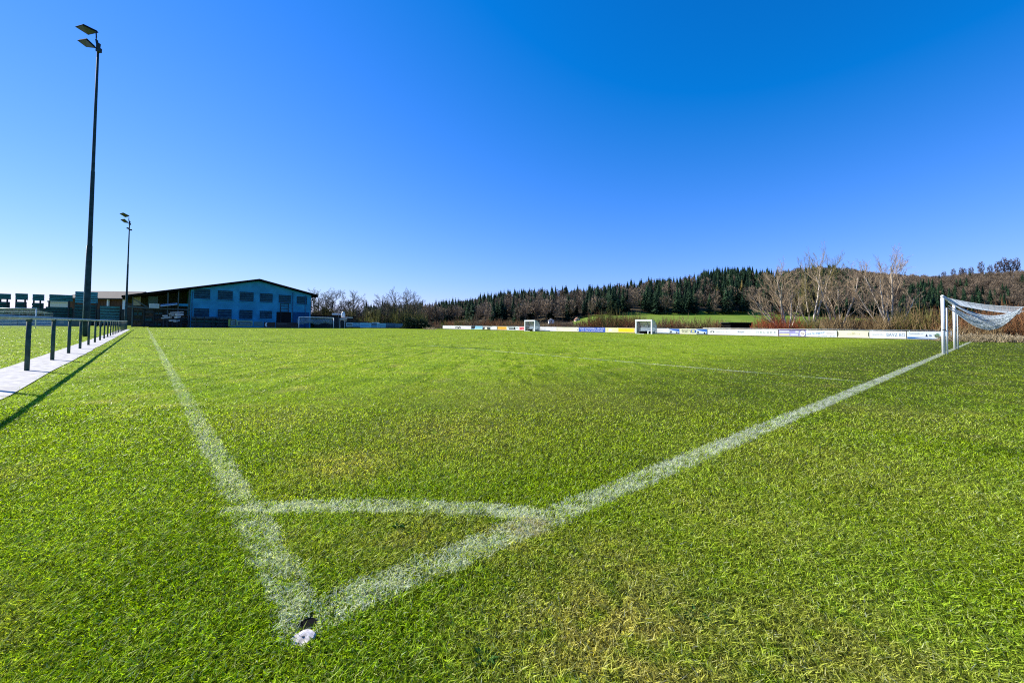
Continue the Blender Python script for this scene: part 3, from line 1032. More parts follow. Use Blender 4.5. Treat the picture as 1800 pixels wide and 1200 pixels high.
# railing that carries the boards
rr = empty('pitch_railing', BO + EB * board_s(1200), 'long low tube railing carrying the advertising boards', 'railing')
sL, sM, sR = board_s(773), board_s(1235), board_s(1672)
off = BO + NU * 0.10
MB().tube([off + EB * sL + Z * 0.955, off + EB * sM + Z * 0.955], 0.035, 8).build('rail', mat('dark_tube', (.03, .028, .024), .5, .3), rr, True)
MB().tube([off + EB * sM + Z * 0.965, off + EB * sR + Z * 0.965], 0.035, 8).build('rail', mat('pale_tube', (.50, .50, .46), .5, .2), rr, True)
k = sR
while k > sL:
    p = off + EB * k
    MB().tube([p - Z * .05, p + Z * 0.95], 0.03, 8).build('post', M_RAIL, rr, True)
    k -= 2.9


# ------------------------------------------------------------------ dugouts
def glass():
    b = NB('perspex')
    d = b.bsdf((0.55, 0.62, 0.64), 0.25, 0, 0.4)
    tr = b.n('ShaderNodeBsdfTransparent')
    tr.inputs['Color'].default_value = (0.86, 0.9, 0.9, 1)
    mx = b.n('ShaderNodeMixShader')
    mx.inputs[0].default_value = 0.62
    b.t.links.new(d.outputs[0], mx.inputs[1])
    b.t.links.new(tr.outputs[0], mx.inputs[2])
    return b.finish(mx.outputs[0])


M_CLEAR = glass()


def dugout(px0, px1, label):
    c0 = 55.6
    org0 = CN + NU * c0
    s0 = (on_plane(px0, 585, org0, NU) - org0).dot(EB)
    s1 = (on_plane(px1, 585, org0, NU) - org0).dot(EB)
    o = org0 + EB * s0
    wd = s1 - s0
    hh = 2.08
    root = empty('dugout', o, label, 'dugout', 'dugouts on the far touch line')
    prof = [(0, hh), (0.55, hh - .06), (1.0, hh - .36), (1.28, hh - .8), (1.4, 0.0)]
    P = lambda x, y, z: o + EB * x + NU * y + Z * z
    m = MB()
    m.box(o, EB, NU, 0, .2, -.06, .06, 0, hh - .2)
    m.box(o, EB, NU, wd - .2, wd, -.06, .06, 0, hh - .2)
    m.box(o, EB, NU, 0, wd, -.08, .06, hh - .2, hh + .06)
    m.box(o, EB, NU, .2, wd * .52, -.02, .02, 0, .05)
    m.build('front_frame', M_WHITE, root)
    for x in (0.03, wd / 2, wd - .03):
        m = MB()
        for a, b_ in zip(prof[:-1], prof[1:]):
            m.bar(P(x, a[0] + .03, a[1] - .03), P(x, b_[0], max(0, b_[1] - .03)), .04)
        m.build('rib', M_SLAT, root)
    m = MB()
    for a, b_ in zip(prof[:-1], prof[1:]):
        m.add([P(.06, a[0] + .07, a[1]), P(wd - .06, a[0] + .07, a[1]), P(wd - .06, b_[0] + .02, b_[1]), P(.06, b_[0] + .02, b_[1])], [(0, 1, 2, 3)])
    m.build('roof_sheet', M_CLEAR, root)
    for x in (0.005, wd - .005):
        MB().add([P(x, .07, .03)] + [P(x, a[0] + .07 if a[0] < .1 else a[0], a[1]) for a in prof[:-1]] + [P(x, 1.4, .03)], [(0, 1, 2, 3, 4, 5)]).build('side_sheet', M_CLEAR, root)
    sh = []
    m = MB()
    m.box(o, EB, NU, .16, wd - .16, .75, 1.2, .42, .50)
    m.box(o, EB, NU, .16, wd - .16, 1.16, 1.22, .50, .95)
    m.build('bench', mat('bench_grey', (.42, .46, .48), .6, .15), root)
    m = MB()
    m.box(o, EB, NU, .2, wd - .2, .8, 1.15, .0, .40)  # black box put in for the shade under the bench
    m.build('under_bench_shade', M_BLACK, root)
    m = MB()
    m.box(o, EB, NU, wd * .60, wd * .66, .55, .76, .0, .43)
    m.build('bench_leg', M_WHITE, root)


dugout(922, 940.5, 'left white framed perspex dugout beside the pink board')
dugout(1117, 1146.5, 'right white framed perspex dugout beside the bright yellow board')

# ------------------------------------------------------------------ the blue gabled works building
BT = 108.0
WO = CN + U * BT      # point of the front plane


def wp(px, py, dn=0.0):
    """point of the front wall plane (pushed dn metres back) seen at this pixel"""
    return on_plane(px, py, WO + U * dn, U_N)


U_N = Vector((-math.sin(AV), math.cos(AV), 0))    # normal of the front plane
E_N = V


def wc(px, py=560, dn=0.0):
    p = wp(px, py, dn)
    return (p - WO).dot(V), p.z


broot = empty('works_building', WO + V * wc(440)[0], 'large blue gabled works building with dark roof and open shed on its left', 'building')
cL, cR = wc(334)[0], wc(546)[0]
cRi, zRi = wc(455, 490.5)
cE0, zE0 = wc(214, 519.5)
cE1, zE1 = wc(557, 518.5)
slopeL = (zRi - zE0) / (cRi - cE0)
slopeR = (zRi - zE1) / (cE1 - cRi)
zroof = lambda c: zRi - (slopeL * (cRi - c) if c < cRi else slopeR * (c - cRi))
BD = 34.0
P_ = lambda c, z, d=0.0: WO + V * c + U_N * d + Z * z
m = MB()
th = 0.45
front = [P_(cL, 0), P_(cR, 0), P_(cR, zroof(cR) - th), P_(cRi, zRi - th), P_(cL, zroof(cL) - th)]
m.poly(front, U_N * BD)
m.build('wall', M_BLUEWALL, broot)
m = MB()
oh = 1.0
pr = [(cE0, zE0), (cRi, zRi), (cE1, zE1)]
for (a, b_) in ((0, 1), (1, 2)):
    A, B = pr[a], pr[b_]
    m.hexa([P_(A[0], A[1], -oh), P_(B[0], B[1], -oh), P_(B[0], B[1], BD + oh), P_(A[0], A[1], BD + oh)][::-1],
           [P_(A[0], A[1] - th * .8, -oh), P_(B[0], B[1] - th * .8, -oh), P_(B[0], B[1] - th * .8, BD + oh), P_(A[0], A[1] - th * .8, BD + oh)][::-1])
roof_ob = m.build('roof', M_FASCIA, broot)
m = MB()
m.tube([P_(cE1 - .1, zE1 - .5, -oh), P_(cE1 - .1, zE1 - .5, BD)], .12, 8)
m.tube([P_(cE1 - .2, zE1 - .6, -.2), P_(cR + .25, zE1 - 1.2, -.12), P_(cR + .05, zE1 - 1.6, -.12), P_(cR + .05, 0.1, -.12)], .07, 8)
m.build('gutter', M_FASCIA, broot, True)


def window(px0, px1, py0, py1, slats=4, nm='window'):
    c0, z1 = wc(px0, py0)
    c1, _ = wc(px1, py0)
    _, z0 = wc((px0 + px1) / 2, py1)
    m = MB()
    m.box(WO, V, U_N, c0 + .07, c1 - .07, -.03, .05, z0 + .07, z1 - .07)
    wn = m.build(nm, M_PANE, broot)
    f = MB()
    f.box(WO, V, U_N, c0, c0 + .07, -.08, .04, z0, z1)
    f.box(WO, V, U_N, c1 - .07, c1, -.08, .04, z0, z1)
    f.box(WO, V, U_N, c0 + .07, c1 - .07, -.08, .04, z1 - .07, z1)
    f.box(WO, V, U_N, c0 - .1, c1 + .1, -.16, .04, z0 - .08, z0)
    fo = f.build('frame', M_BLUEWALL, wn)
    fo.matrix_parent_inverse = Matrix.Translation(broot.location).inverted() @ Matrix.Translation(broot.location)
    s = MB()
    for k in range(slats):
        zz = z0 + .1 + (z1 - z0 - .2) * (k + .5) / slats
        s.box(WO, V, U_N, c0 + .09, c1 - .09, -.075, -.035, zz - .035, zz + .02)
    so2 = s.build('louvre', mat('dim_louvre', (.07, .20, .24), .8, .2, spec=.1), wn)
    return wn


for q in [(340.7, 370.7, 506.5, 525.5), (382.5, 410, 509.5, 527.5), (420.7, 446.7, 512, 529.8), (456.5, 480, 514.6, 531.3), (489.3, 512, 517.5, 533), (521, 540.5, 520.3, 534.8)]:
    window(*q)
for q in [(340, 368.5, 541, 560), (382, 408, 542.7, 560), (420, 444.7, 544, 561), (456, 478.7, 545.5, 560)]:
    window(*q, slats=3)
m = MB()
c0, z1 = wc(486, 548)
c1 = wc(512, 548)[0]
m.box(WO, V, U_N, c0, c1, -.04, .05, 0.02, z1)
m.build('doorway', mat('dark_opening', (.006, .006, .008), .9, .3), broot)
m = MB()
c0, z1 = wc(515, 548)
c1 = wc(543.5, 548)[0]
nst = 14
for k in range(nst):
    m.box(WO, V, U_N, c0, c1, -.06 - .02 * (k % 2), .05, .05 + (z1 - .05) * k / nst, .05 + (z1 - .05) * (k + .93) / nst)
m.build('roller_gate', mat('navy_gate', (.006, .07, .19), .7, .2, spec=.1), broot)
for pxp in (336.5, 513.5, 536):
    c0 = wc(pxp)[0]
    MB().tube([P_(c0, .1, -.12), P_(c0, zroof(c0) - .9, -.12)], .07, 8).build('downpipe', mat('pipe_blue', (.03, .12, .22), .5, .2), broot, True)
c0, z0 = wc(492, 560)
c1, z1 = wc(506, 533)
m = MB()
for cc in (c0, c1):
    m.bar(P_(cc, z1 - 2.2, -.5), P_(cc, z1, -.5), .14)
for k in range(4):
    m.bar(P_(c0, z1 - .1 - .62 * k, -.5), P_(c1, z1 - .1 - .62 * k, -.5), .11)
m.bar(P_(c0 + .1, 0, -.55), P_(c0 + .1, z1 - 2.2, -.5), .10)
m.bar(P_(c0, z1 - 1.9, -.5), P_(c0, z1 - 1.9, 0.0), .1)
m.build('ladder_hoist', M_DARK, broot)

# open shed under the left slope
SB = 11.0
m = MB()
cS0 = cE0 + 1.4
m.poly([P_(cS0, 0, SB), P_(cL - .01, 0, SB), P_(cL - .01, zroof(cL) - th, SB), P_(cS0, zroof(cS0) - th, SB)], U_N * .3)
m.build('shed_wall', mat('shed_boarding', (.055, .06, .055), .9, .4, 1.5, stretch=(4, 4, .5)), broot)
for pxp in (294, 312.5, 331.5, 232):
    c0 = wc(pxp)[0]
    MB().box(WO, V, U_N, c0 - .1, c0 + .1, .2, .4, 0, zroof(c0) - th).build('shed_post', M_SLAT, broot)
m = MB()
c0, z0 = wc(222, 538)
c1, z1 = wc(262, 541.5)
m.bar(P_(c0, z0, .1), P_(c1, z1, .1), .3)
m.bar(P_(c0 + 1, zroof(c0) - .7, .1), P_(c1, z1, .1), .16)
m.bar(P_(c1, z1, .1), P_(wc(332)[0], z1 - .1, .1), .22)
m.build('shed_beam', M_SLAT, broot)
m = MB()
a = wc(313, 533.5)
b_ = wc(331, 538)
m.box(WO, V, U_N, a[0], b_[0], .3, .5, b_[1], a[1])
m.build('parapet', M_BLUEWALL, broot)
m = MB()
a = wc(233, 519, 6)
b_ = wc(247, 537, 6)
m.box(WO, V, U_N, a[0], b_[0], 6, 6.2, b_[1], a[1])  # pale slab paints in a lit piece of the shed's back wall
m.build('lit_wall_patch', mat('lit_wall_grey', (.42, .45, .42), .8, .2), broot)
m = MB()
a = wc(261, 520.5, 6)
b_ = wc(277, 536.5, 6)
m.box(WO, V, U_N, a[0], b_[0], 6, 6.2, b_[1], a[1])
m.build('shed_window', mat('teal_pane', (.03, .14, .15), .3, .2), broot)


def wall_box(name, px0, px1, py0, py1, m_, dn, dep, label, cat, group=None, parts=None):
    a, b_ = wc(px0, py0, dn), wc(px1, py1, dn)
    mb = MB()
    mb.box(WO, V, U_N, a[0], b_[0], dn, dn + dep, b_[1], a[1])
    o = mb.build(name, m_)
    return tag(o, label, cat, group)


# things in and in front of the shed
a = wc(262, 533.5, -.6)
b_ = wc(280, 541.5, -.6)
sg = Board(WO + V * a[0] + U_N * -.6, V, U_N, b_[0] - a[0], b_[1], a[1], (.50, .56, .56), 'grey white sign board hanging on the shed front beam', None, 'sign', 'hanging_sign')
for k in range(3):
    sg.rect(.08, .92, .2 + .25 * k, .27 + .25 * k, (.2, .3, .32), 'text_line')
m = MB()
a, b_ = wc(282, 538, -1.2), wc(312, 532.5, -1.2)
m.hexa([P_(a[0], a[1] - .1, -1.4), P_(b_[0], b_[1] - .35, -1.4), P_(b_[0], b_[1], .2), P_(a[0], a[1] + .3, .2)],
       [P_(a[0], a[1], -1.4), P_(b_[0], b_[1] - .25, -1.4), P_(b_[0], b_[1] + .1, .2), P_(a[0], a[1] + .4, .2)])
tag(m.build('awning', mat('pale_awning', (.45, .55, .60), .6, .2)), 'pale blue sloping awning sheet on the shed front', 'awning')
wr = empty('plank_stack', P_(wc(303)[0], 0, -1), 'untidy stack of pale planks in the mouth of the dark shed', 'planks')
for k, (x0, x1, y0, y1) in enumerate([(287, 304, 553.5, 556), (290, 305, 556.5, 559.5), (285, 296, 558, 559.6), (298, 316, 550.2, 552), (300, 322, 548, 549.8), (303, 315, 553, 554.8), (299, 307, 562, 564.5), (307, 314, 563, 565.5), (310, 321, 551, 555), (309, 316, 556, 559)]):
    dn = -1.2 - .12 * k
    a, b_ = wc(x0, y0, dn), wc(x1, y1, dn)
    mb = MB()
    mb.bar(P_(a[0], (a[1] + b_[1]) / 2 - .05, dn), P_(b_[0], (a[1] + b_[1]) / 2 + .12, dn + .9), .5, abs(a[1] - b_[1]))
    mb.build('plank', M_PALEWOOD, wr)
mb = MB()
a, b_ = wc(288, 560, -.5), wc(318, 575, -.5)
for x in np.linspace(a[0], b_[0], 5):
    mb.bar(P_(x, 0, -1), P_(x, a[1] + .8, -1), .16)
for zz in (.6, 1.4, a[1]):
    mb.bar(P_(a[0], zz, -1), P_(b_[0], zz, -1), .16)
mb.build('rack', M_DARK, wr)
for i, (x0, x1, y0, lab) in enumerate([(234, 252, 543, 'dark steel rack filled with parts at the left end of the shed'), (254, 270, 547, 'dark rack with pale shelf edge under the hanging sign'), (271, 286, 550, 'low dark crate rack left of the plank stack'), (318, 333, 557, 'dark rack between the plank stack and the blue wall')]):
    a, b_ = wc(x0, y0, .8), wc(x1, 575, .8)
    r = empty('storage_rack', P_((a[0] + b_[0]) / 2, 0, 1), lab, 'rack', 'storage racks in the shed')
    mb = MB()
    for x in (a[0], b_[0]):
        for d in (.8, 2.2):
            mb.bar(P_(x, 0, d), P_(x, a[1], d), .14)
    mb.build('upright', M_DARK, r)
    nsh = 4
    for k in range(nsh):
        zz = .3 + (a[1] - .5) * k / (nsh - 1)
        mb = MB()
        mb.box(WO, V, U_N, a[0], b_[0], .8, 2.2, zz - .06, zz + .06)
        mb.build('shelf', M_SLAT if k == nsh - 1 else M_DARK, r)
        mb = MB()
        x = a[0] + .1
        while x < b_[0] - .5:
            ww = random.uniform(.3, .7)
            mb.box(WO, V, U_N, x, x + ww, 1.0 + random.uniform(0, .3), 2.0, zz + .065, zz + random.uniform(.3, .7))
            x += ww + random.uniform(.05, .25)
        mb.build('stored_goods', (M_TIMBER, M_DARK, M_STACK2)[(k + i) % 3], r)

# stacks of tubes in front of the blue wall
for i, (x0, x1, y0, lab) in enumerate([(338, 378, 556, 'dark stack of long steel tubes under the leftmost lower windows'), (379, 405, 558, 'second dark tube stack left of the green and yellow board')]):
    r = empty('tube_stack', P_(wc((x0 + x1) / 2, 570, -4)[0], 0, -4), lab, 'tube stack', 'tube stacks before the blue wall')
    a, b_ = wc(x0, y0, -4), wc(x1, 575, -4)
    for lay in range(6):
        zz = .25 + (a[1] - .2) * lay / 6
        mb = MB()
        for k in range(6):
            dz = random.uniform(-.03, .03)
            mb.tube([P_(a[0] + random.uniform(-.2, .3), zz + dz + .12 * (k % 2), -4.6 + .24 * k), P_(b_[0] - random.uniform(-.2, .3), zz + dz + .12 * (k % 2), -4.6 + .24 * k)], .16, 7)
        mb.build('tube_layer', (M_DARK, M_SLAT, M_DARK, M_STACK2, M_DARK, M_SLAT)[lay], r, True)
    mb = MB()
    for x in np.linspace(a[0] + .5, b_[0] - .5, 3):
        mb.bar(P_(x, 0, -5), P_(x, a[1], -5), .12)
        mb.bar(P_(x, 0, -3.1), P_(x, a[1], -3.1), .12)
    mb.build('stake', M_DARK, r)

# boards along the far end
FE = CN + U * 101.5


def fb(px0, px1, z0, z1, col, label, tt=101.5):
    fo = CN + U * tt
    s0 = (on_plane(px0, 573, fo, NV) - fo).dot(V)
    s1 = (on_plane(px1, 573, fo, NV) - fo).dot(V)
    return Board(fo + V * s0, V, NV, s1 - s0, z0, z1, col, label, 'advertising boards behind the far goal line')


b = fb(401, 415.5, .25, 1.75, (.22, .34, .06), 'green and yellow board with dark square letter emblem at far end')
b.rect(.25, .92, .1, .95, (.02, .07, .09)).rect(.38, .8, .72, .84, (.14, .3, .32)).rect(.38, .8, .46, .58, (.14, .3, .32)).rect(.38, .8, .2, .32, (.14, .3, .32)).rect(.38, .5, .2, .84, (.14, .3, .32))
b = fb(415.7, 444, .3, 1.45, (.02, .09, .13), 'dark blue board with pale green frame beside the letter emblem')
for q in [(.02, .98, .86, .98), (.02, .98, .1, .2), (.02, .06, .1, .98), (.94, .98, .1, .98)]:
    b.rect(*q, (.30, .48, .24), 'border')
b.text('Getränke', .2, .85, .36, .7, (.2, .42, .45))
b = fb(446, 462, .3, 1.3, (.03, .14, .17), 'plain teal board at far end in shadow')
b.rect(.1, .9, .5, .58, (.06, .2, .24), 'faint_stripe')
b = fb(463.5, 484, .15, 1.25, (.010, .014, .02), 'black board with white crescent emblem at far end')
b.shape([(.02 + .28 - .2 * math.cos(a), .5 + .42 * math.sin(a)) for a in np.linspace(-1.3, 1.3, 9)] + [(.04 + .3 - .1 * math.cos(a), .5 + .36 * math.sin(a)) for a in np.linspace(1.3, -1.3, 9)], (.70, .72, .74))
b = fb(484.5, 524, .15, 1.2, (.014, .018, .026), 'long black board left of the far goal')
b.rect(.08, .5, .72, .8, (.10, .12, .13), 'faint_stripe')
b = fb(608.5, 620, .35, 1.35, (.30, .46, .56), 'small pale framed board right of the far goal')
b.rect(.12, .9, .22, .78, (.04, .13, .18)).rect(.2, .8, .45, .55, (.2, .34, .4), 'lettering')
b = fb(620, 633, .3, 1.35, (.06, .24, .42), 'mid blue board second right of the far goal')
b.rect(.1, .9, .5, .75, (.18, .42, .58), 'lettering')
b = fb(633, 652, .15, 1.35, (.13, .44, .70), 'bright blue board below the yellow green bush')
b.rect(.05, .8, .4, .6, (.05, .25, .48), 'lettering')
b = fb(652, 663, .15, 1.35, (.09, .33, .55), 'blue board with dark square below the white car')
b.rect(.1, .9, .4, .9, (.02, .08, .16)).rect(.2, .8, .55, .65, (.1, .3, .44), 'lettering')
b = fb(663, 678, .15, 1.3, (.16, .42, .60), 'pale blue striped board right of the white car')
b.rect(.05, .95, .52, .6, (.05, .2, .34), 'faint_stripe').rect(.05, .95, .3, .36, (.05, .2, .34), 'faint_stripe')
b = fb(678, 695, .15, 1.4, (.02, .08, .16), 'navy board with dim letters near the dark hedge')
b.text('BAUHOF', .08, .92, .45, .85, (.10, .22, .32))
b = fb(695, 714, .2, 1.3, (.03, .12, .22), 'last dark blue board before the dark hedge')
b.rect(.08, .95, .45, .65, (.14, .26, .30), 'lettering')

# ------------------------------------------------------------------ left: second pitch boards, stacks and house
for i, (p0, p1, col, lab) in enumerate([(-40, -2, (.05, .16, .27), 'blue board at the far left edge behind the second pitch'), (-1.5, 30, (.06, .17, .27), 'grey blue board on the second pitch left of the first railing post'), (30.5, 62, (.035, .14, .26), 'blue board behind the nearest railing post'), (62.5, 97, (.03, .16, .33), 'brighter blue board between the first and second railing posts'), (97.5, 121, (.05, .15, .22), 'grey patched board behind the third railing post'), (121.5, 150, (.02, .06, .07), 'dark green board left of the near mast foot')]):
    Y = 78.0
    a, b_ = at(p0, 573, Y), at(p1, 573, Y)
    bo = Board(Vector((a.x, Y, 0)), Vector((1, 0, 0)), Vector((0, 1, 0)), b_.x - a.x, .08, 1.32, col, lab, 'blue boards behind the second pitch')
    bo.rect(.15, .55, .4, .6, tuple(min(1, c * 1.35) for c in col), 'faint_stripe')
    if i == 4:
        bo.rect(.3, .62, .35, .75, (.18, .24, .28), 'lettering')


def bundle(px0, px1, py0, py1, Y, dep, m_, root, lay=4):
    m = MB()
    h = (py1 - py0) / lay
    for k in range(lay):
        j = random.uniform(-.35, .35)
        px_box(m, px0 + j, px1 + j * .6, py0 + h * k + h * .14, py0 + h * (k + 1) - h * .14, Y + random.uniform(-.05, .05), dep, True)
    ob = m.build('plank_bundle', m_, root)
    m = MB()
    px_box(m, px0 + .6, px1 - .6, py0 + .3, py1 - .3, Y + .15, dep - .24, True)  # dark core filling the gaps between the deck layers
    m.build('dark_fill', M_DARK, root)
    return ob


def stack(px0, px1, upper, lower, posts, label, Y=84.0, mm=None):
    c = at((px0 + px1) / 2, 570, Y)
    c.z = 0
    r = empty('scaffold_stack', c, label, 'scaffold stack', 'stacked scaffold decks in the yard')
    mm = mm or (M_STACK, M_STACK2)
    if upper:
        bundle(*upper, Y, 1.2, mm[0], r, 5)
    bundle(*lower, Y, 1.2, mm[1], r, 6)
    y0 = (upper[3] if upper else lower[2]) - 1
    hd = Vector((c.x, c.y, 0)).normalized()
    for p in posts:
        for d in (.2, 1.0):
            a = at(p, y0, Y)
            MB().bar(Vector((a.x, Y, a.z)) + hd * d, Vector((a.x, Y, 0)) + hd * d, .18).build('stillage_post', M_DARK, r)
    m = MB()
    a, b_ = at(px0 + 2, 570, Y), at(px1 - 2, 570, Y)
    zt = at(px0, lower[3], Y).z
    for d in (.2, 1.0):
        for x in (a.x, b_.x):
            m.bar(Vector((x, Y, 0)) + hd * d, Vector((x, Y, max(.1, zt))) + hd * d, .25)
    m.build('stillage_leg', M_DARK, r)


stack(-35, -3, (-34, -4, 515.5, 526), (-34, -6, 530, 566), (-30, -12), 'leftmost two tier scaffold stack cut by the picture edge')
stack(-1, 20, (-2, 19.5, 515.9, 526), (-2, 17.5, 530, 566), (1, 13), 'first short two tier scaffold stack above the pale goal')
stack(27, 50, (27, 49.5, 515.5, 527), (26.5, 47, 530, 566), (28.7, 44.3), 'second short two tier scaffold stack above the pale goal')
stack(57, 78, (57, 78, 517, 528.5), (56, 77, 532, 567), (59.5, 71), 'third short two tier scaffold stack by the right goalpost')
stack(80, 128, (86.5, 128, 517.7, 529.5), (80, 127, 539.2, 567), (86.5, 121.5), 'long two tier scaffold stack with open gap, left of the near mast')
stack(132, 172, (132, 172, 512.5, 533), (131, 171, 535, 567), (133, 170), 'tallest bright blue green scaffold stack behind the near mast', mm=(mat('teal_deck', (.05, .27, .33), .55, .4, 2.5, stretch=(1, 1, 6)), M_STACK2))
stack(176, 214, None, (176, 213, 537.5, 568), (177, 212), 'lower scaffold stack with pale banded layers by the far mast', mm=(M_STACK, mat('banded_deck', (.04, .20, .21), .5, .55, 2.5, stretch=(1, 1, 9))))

m = MB()
px_box(m, -60, 222, 542, 571.5, 96, .15)
for x in range(-55, 222, 12):
    px_box(m, x, x + 1, 541.4, 571.5, 95.9, .1)
tag(m.build('yard_fence', M_DARK), 'long dark board fence running behind the scaffold stacks', 'fence')

# house with brown roof behind the stacks
Y = 118
hr = empty('brown_house', at(165, 570, Y), 'house with dark brown roof behind the scaffold stacks', 'house')
hr.location.z = 0
bpy.context.view_layer.update()
a, b_ = at(112, 520, Y), at(226, 520, Y)
ze, zr_ = at(165, 524, Y).z, at(165, 511, Y).z
EX, EY = Vector((1, 0, 0)), Vector((0, 1, 0))
m = MB()
m.box(Vector((0, Y, 0)), EX, EY, a.x + .6, b_.x - .6, .6, 10.4, 0, ze - .02)
m.build('wall', mat('brown_boards', (.10, .05, .03), .85, .35, 1.0, stretch=(3, 3, .4)), hr)
m = MB()
q = lambda x, y, z: Vector((x, Y + y, z))
xl, xr = a.x, b_.x
m.hexa([q(xl, -1, ze - .3), q(xr, -1, ze - .3), q(xr, 5.5, zr_), q(xl + 1.4, 5.5, zr_)], [q(xl, -1, ze), q(xr, -1, ze), q(xr, 5.5, zr_ + .3), q(xl + 1.4, 5.5, zr_ + .3)])
m.hexa([q(xl + 1.4, 5.5, zr_), q(xr, 5.5, zr_), q(xr, 12, ze - .3), q(xl, 12, ze - .3)], [q(xl + 1.4, 5.5, zr_ + .3), q(xr, 5.5, zr_ + .3), q(xr, 12, ze), q(xl, 12, ze)])
m.build('roof', M_ROOF, hr)
m = MB()
a2 = at(190, 535, Y)
m.box(Vector((a2.x, Y, 0)), EX, EY, -.2, .2, -.2, .2, 0, ze - .3)
a3 = at(218, 535, Y)
m.box(Vector((a3.x, Y, 0)), EX, EY, -.25, .25, -.2, .2, 0, ze - .3)
m.build('pillar', M_WHITE, hr)
# pale hall further left, seen through the gap of the stacks
Y = 150
hh_ = empty('pale_hall', at(108, 570, Y), 'pale grey hall glimpsed through the gap in the long stack', 'hall')
hh_.location.z = 0
bpy.context.view_layer.update()
m = MB()
px_box(m, 84, 130, 531, 566, Y, 12)
m.build('wall', mat('pale_cladding', (.55, .56, .55), .8, .1), hh_)
m = MB()
px_box(m, 83, 131, 528.5, 531, Y - .5, 13)
m.build('roof', mat('grey_sheet', (.35, .38, .4), .6, .1), hh_)

# ------------------------------------------------------------------ yard right of the far goal
Y = 106
yr = empty('yard_shed', at(580, 575, Y), 'low dark yard shed with flat roof behind the far goal', 'shed')
yr.location.z = 0
bpy.context.view_layer.update()
m = MB()
px_box(m, 552, 606, 556, 576.5, Y, 6)
m.build('wall', M_DARK, yr)
m = MB()
px_box(m, 551, 608, 554.6, 556, Y - .4, 7)
m.build('roof', M_FASCIA, yr)
m = MB()
px_box(m, 583.5, 593, 550.4, 553.4, Y - .3, 2.5)
tag(m.build('cover_sheet', M_WHITE), 'white folded sheet lying on the yard shed roof', 'sheet')
mr = empty('white_tank', at(603, 557, Y - 2), 'white upright tank on a pale platform right of the yard shed', 'tank')
tz = at(603, 557.5, Y - 2)
MB().tube([tz, tz + Z * .15, tz + Z * .9, tz + Z * 1.15, tz + Z * 1.4], [.42, .46, .46, .3, .28], 14).build('tank_body', M_WHITE, mr, True)
m = MB()
px_box(m, 600, 615, 557, 558.6, Y - 2.4, 2)
m.build('platform', M_PALEWOOD, mr)
m = MB()
for p in (601, 606, 611, 614.5):
    a, b_ = at(p, 558.6, Y - 2), at(p, 576, Y - 2)
    m.bar(Vector((a.x, Y - 1.5, a.z)), Vector((a.x, Y - 1.5, 0)), .16)
m.build('trestle', M_DARK, mr)
m = MB()
for k, (x0, x1, y0, y1) in enumerate([(597, 608, 559.4, 561), (599, 604, 561.2, 562.6), (604, 607.5, 562.6, 564)]):
    px_box(m, x0, x1, y0, y1, Y - 3.2 + .3 * k, .8)
a = at(602, 564, Y - 3)
m.bar(Vector((a.x - .7, Y - 2.8, 0)), Vector((a.x - .7, Y - 2.8, a.z + .6)), .12)
m.bar(Vector((a.x + .5, Y - 2.8, 0)), Vector((a.x + .5, Y - 2.8, a.z + .6)), .12)
tag(m.build('pallet_heap', M_PALEWOOD), 'small heap of pale pallets below the white tank', 'pallets')
a = at(594.6, 577, 103)
a.z = 0
m = MB().tube([a, a + Z * (at(594.6, 545, 103).z)], .06, 8)
tag(m.build('thin_pole', M_SLAT, None, True), 'thin grey pole right of the far goal', 'pole')
for i, (x0, x1, y0, lab) in enumerate([(607, 626, 562, 'dark crate pile right of the white tank'), (626, 648, 564, 'low dark crate pile under the yellow green bush')]):
    Yc = 108 + i
    r = empty('crate_pile', at((x0 + x1) / 2, 575, Yc), lab, 'crates', 'crate piles in the yard')
    r.location.z = 0
    bpy.context.view_layer.update()
    for k in range(3):
        m = MB()
        px_box(m, x0 + 1.5 * k, x1 - 2.0 * k, y0 + 4 * (2 - k) + .2, y0 + 4 * (3 - k), Yc + .3 * k, 2)
        m.build('crate', (M_DARK, M_STACK2, M_TIMBER)[k], r)


# white car behind the boards
def car():
    Yc = 110.0
    p0, p1 = at(650, 576, Yc), at(674, 576, Yc)
    L_ = p1.x - p0.x
    o = Vector((p0.x, Yc, 0))
    sc = 1.62 / (at(662, 564, Yc).z)
    r = empty('parked_car', o + EX * L_ / 2, 'white parked car with only its roof showing above the blue boards', 'car')
    prof = [(0, .35), (0, .75), (.25, .95), (L_ * .62, .97), (L_ * .98, .82), (L_, .6), (L_, .35)]
    MB().poly([o + EX * x + Z * z for x, z in prof], EY * 1.75).build('body', M_WHITE, r)
    cb = [(.22, .972), (.55, 1.5), (L_ * .5, 1.56), (L_ * .74, .972)]
    MB().poly([o + EX * x + EY * .12 + Z * z for x, z in cb], EY * 1.5).build('cabin', M_WHITE, r)
    wn = [(.5, 1.02), (.7, 1.4), (L_ * .49, 1.45), (L_ * .66, 1.02)]
    MB().poly([o + EX * x + EY * .105 + Z * z for x, z in wn], EY * .01).build('side_window', M_PANE, r)
    for x in (.75, L_ - .8):
        for y in (.0, 1.55):
            c = o + EX * x + EY * y + Z * .32
            MB().tube([c - EY * .02, c + EY * .2], .32, 16).build('wheel', M_BLACK, r, True)


car()


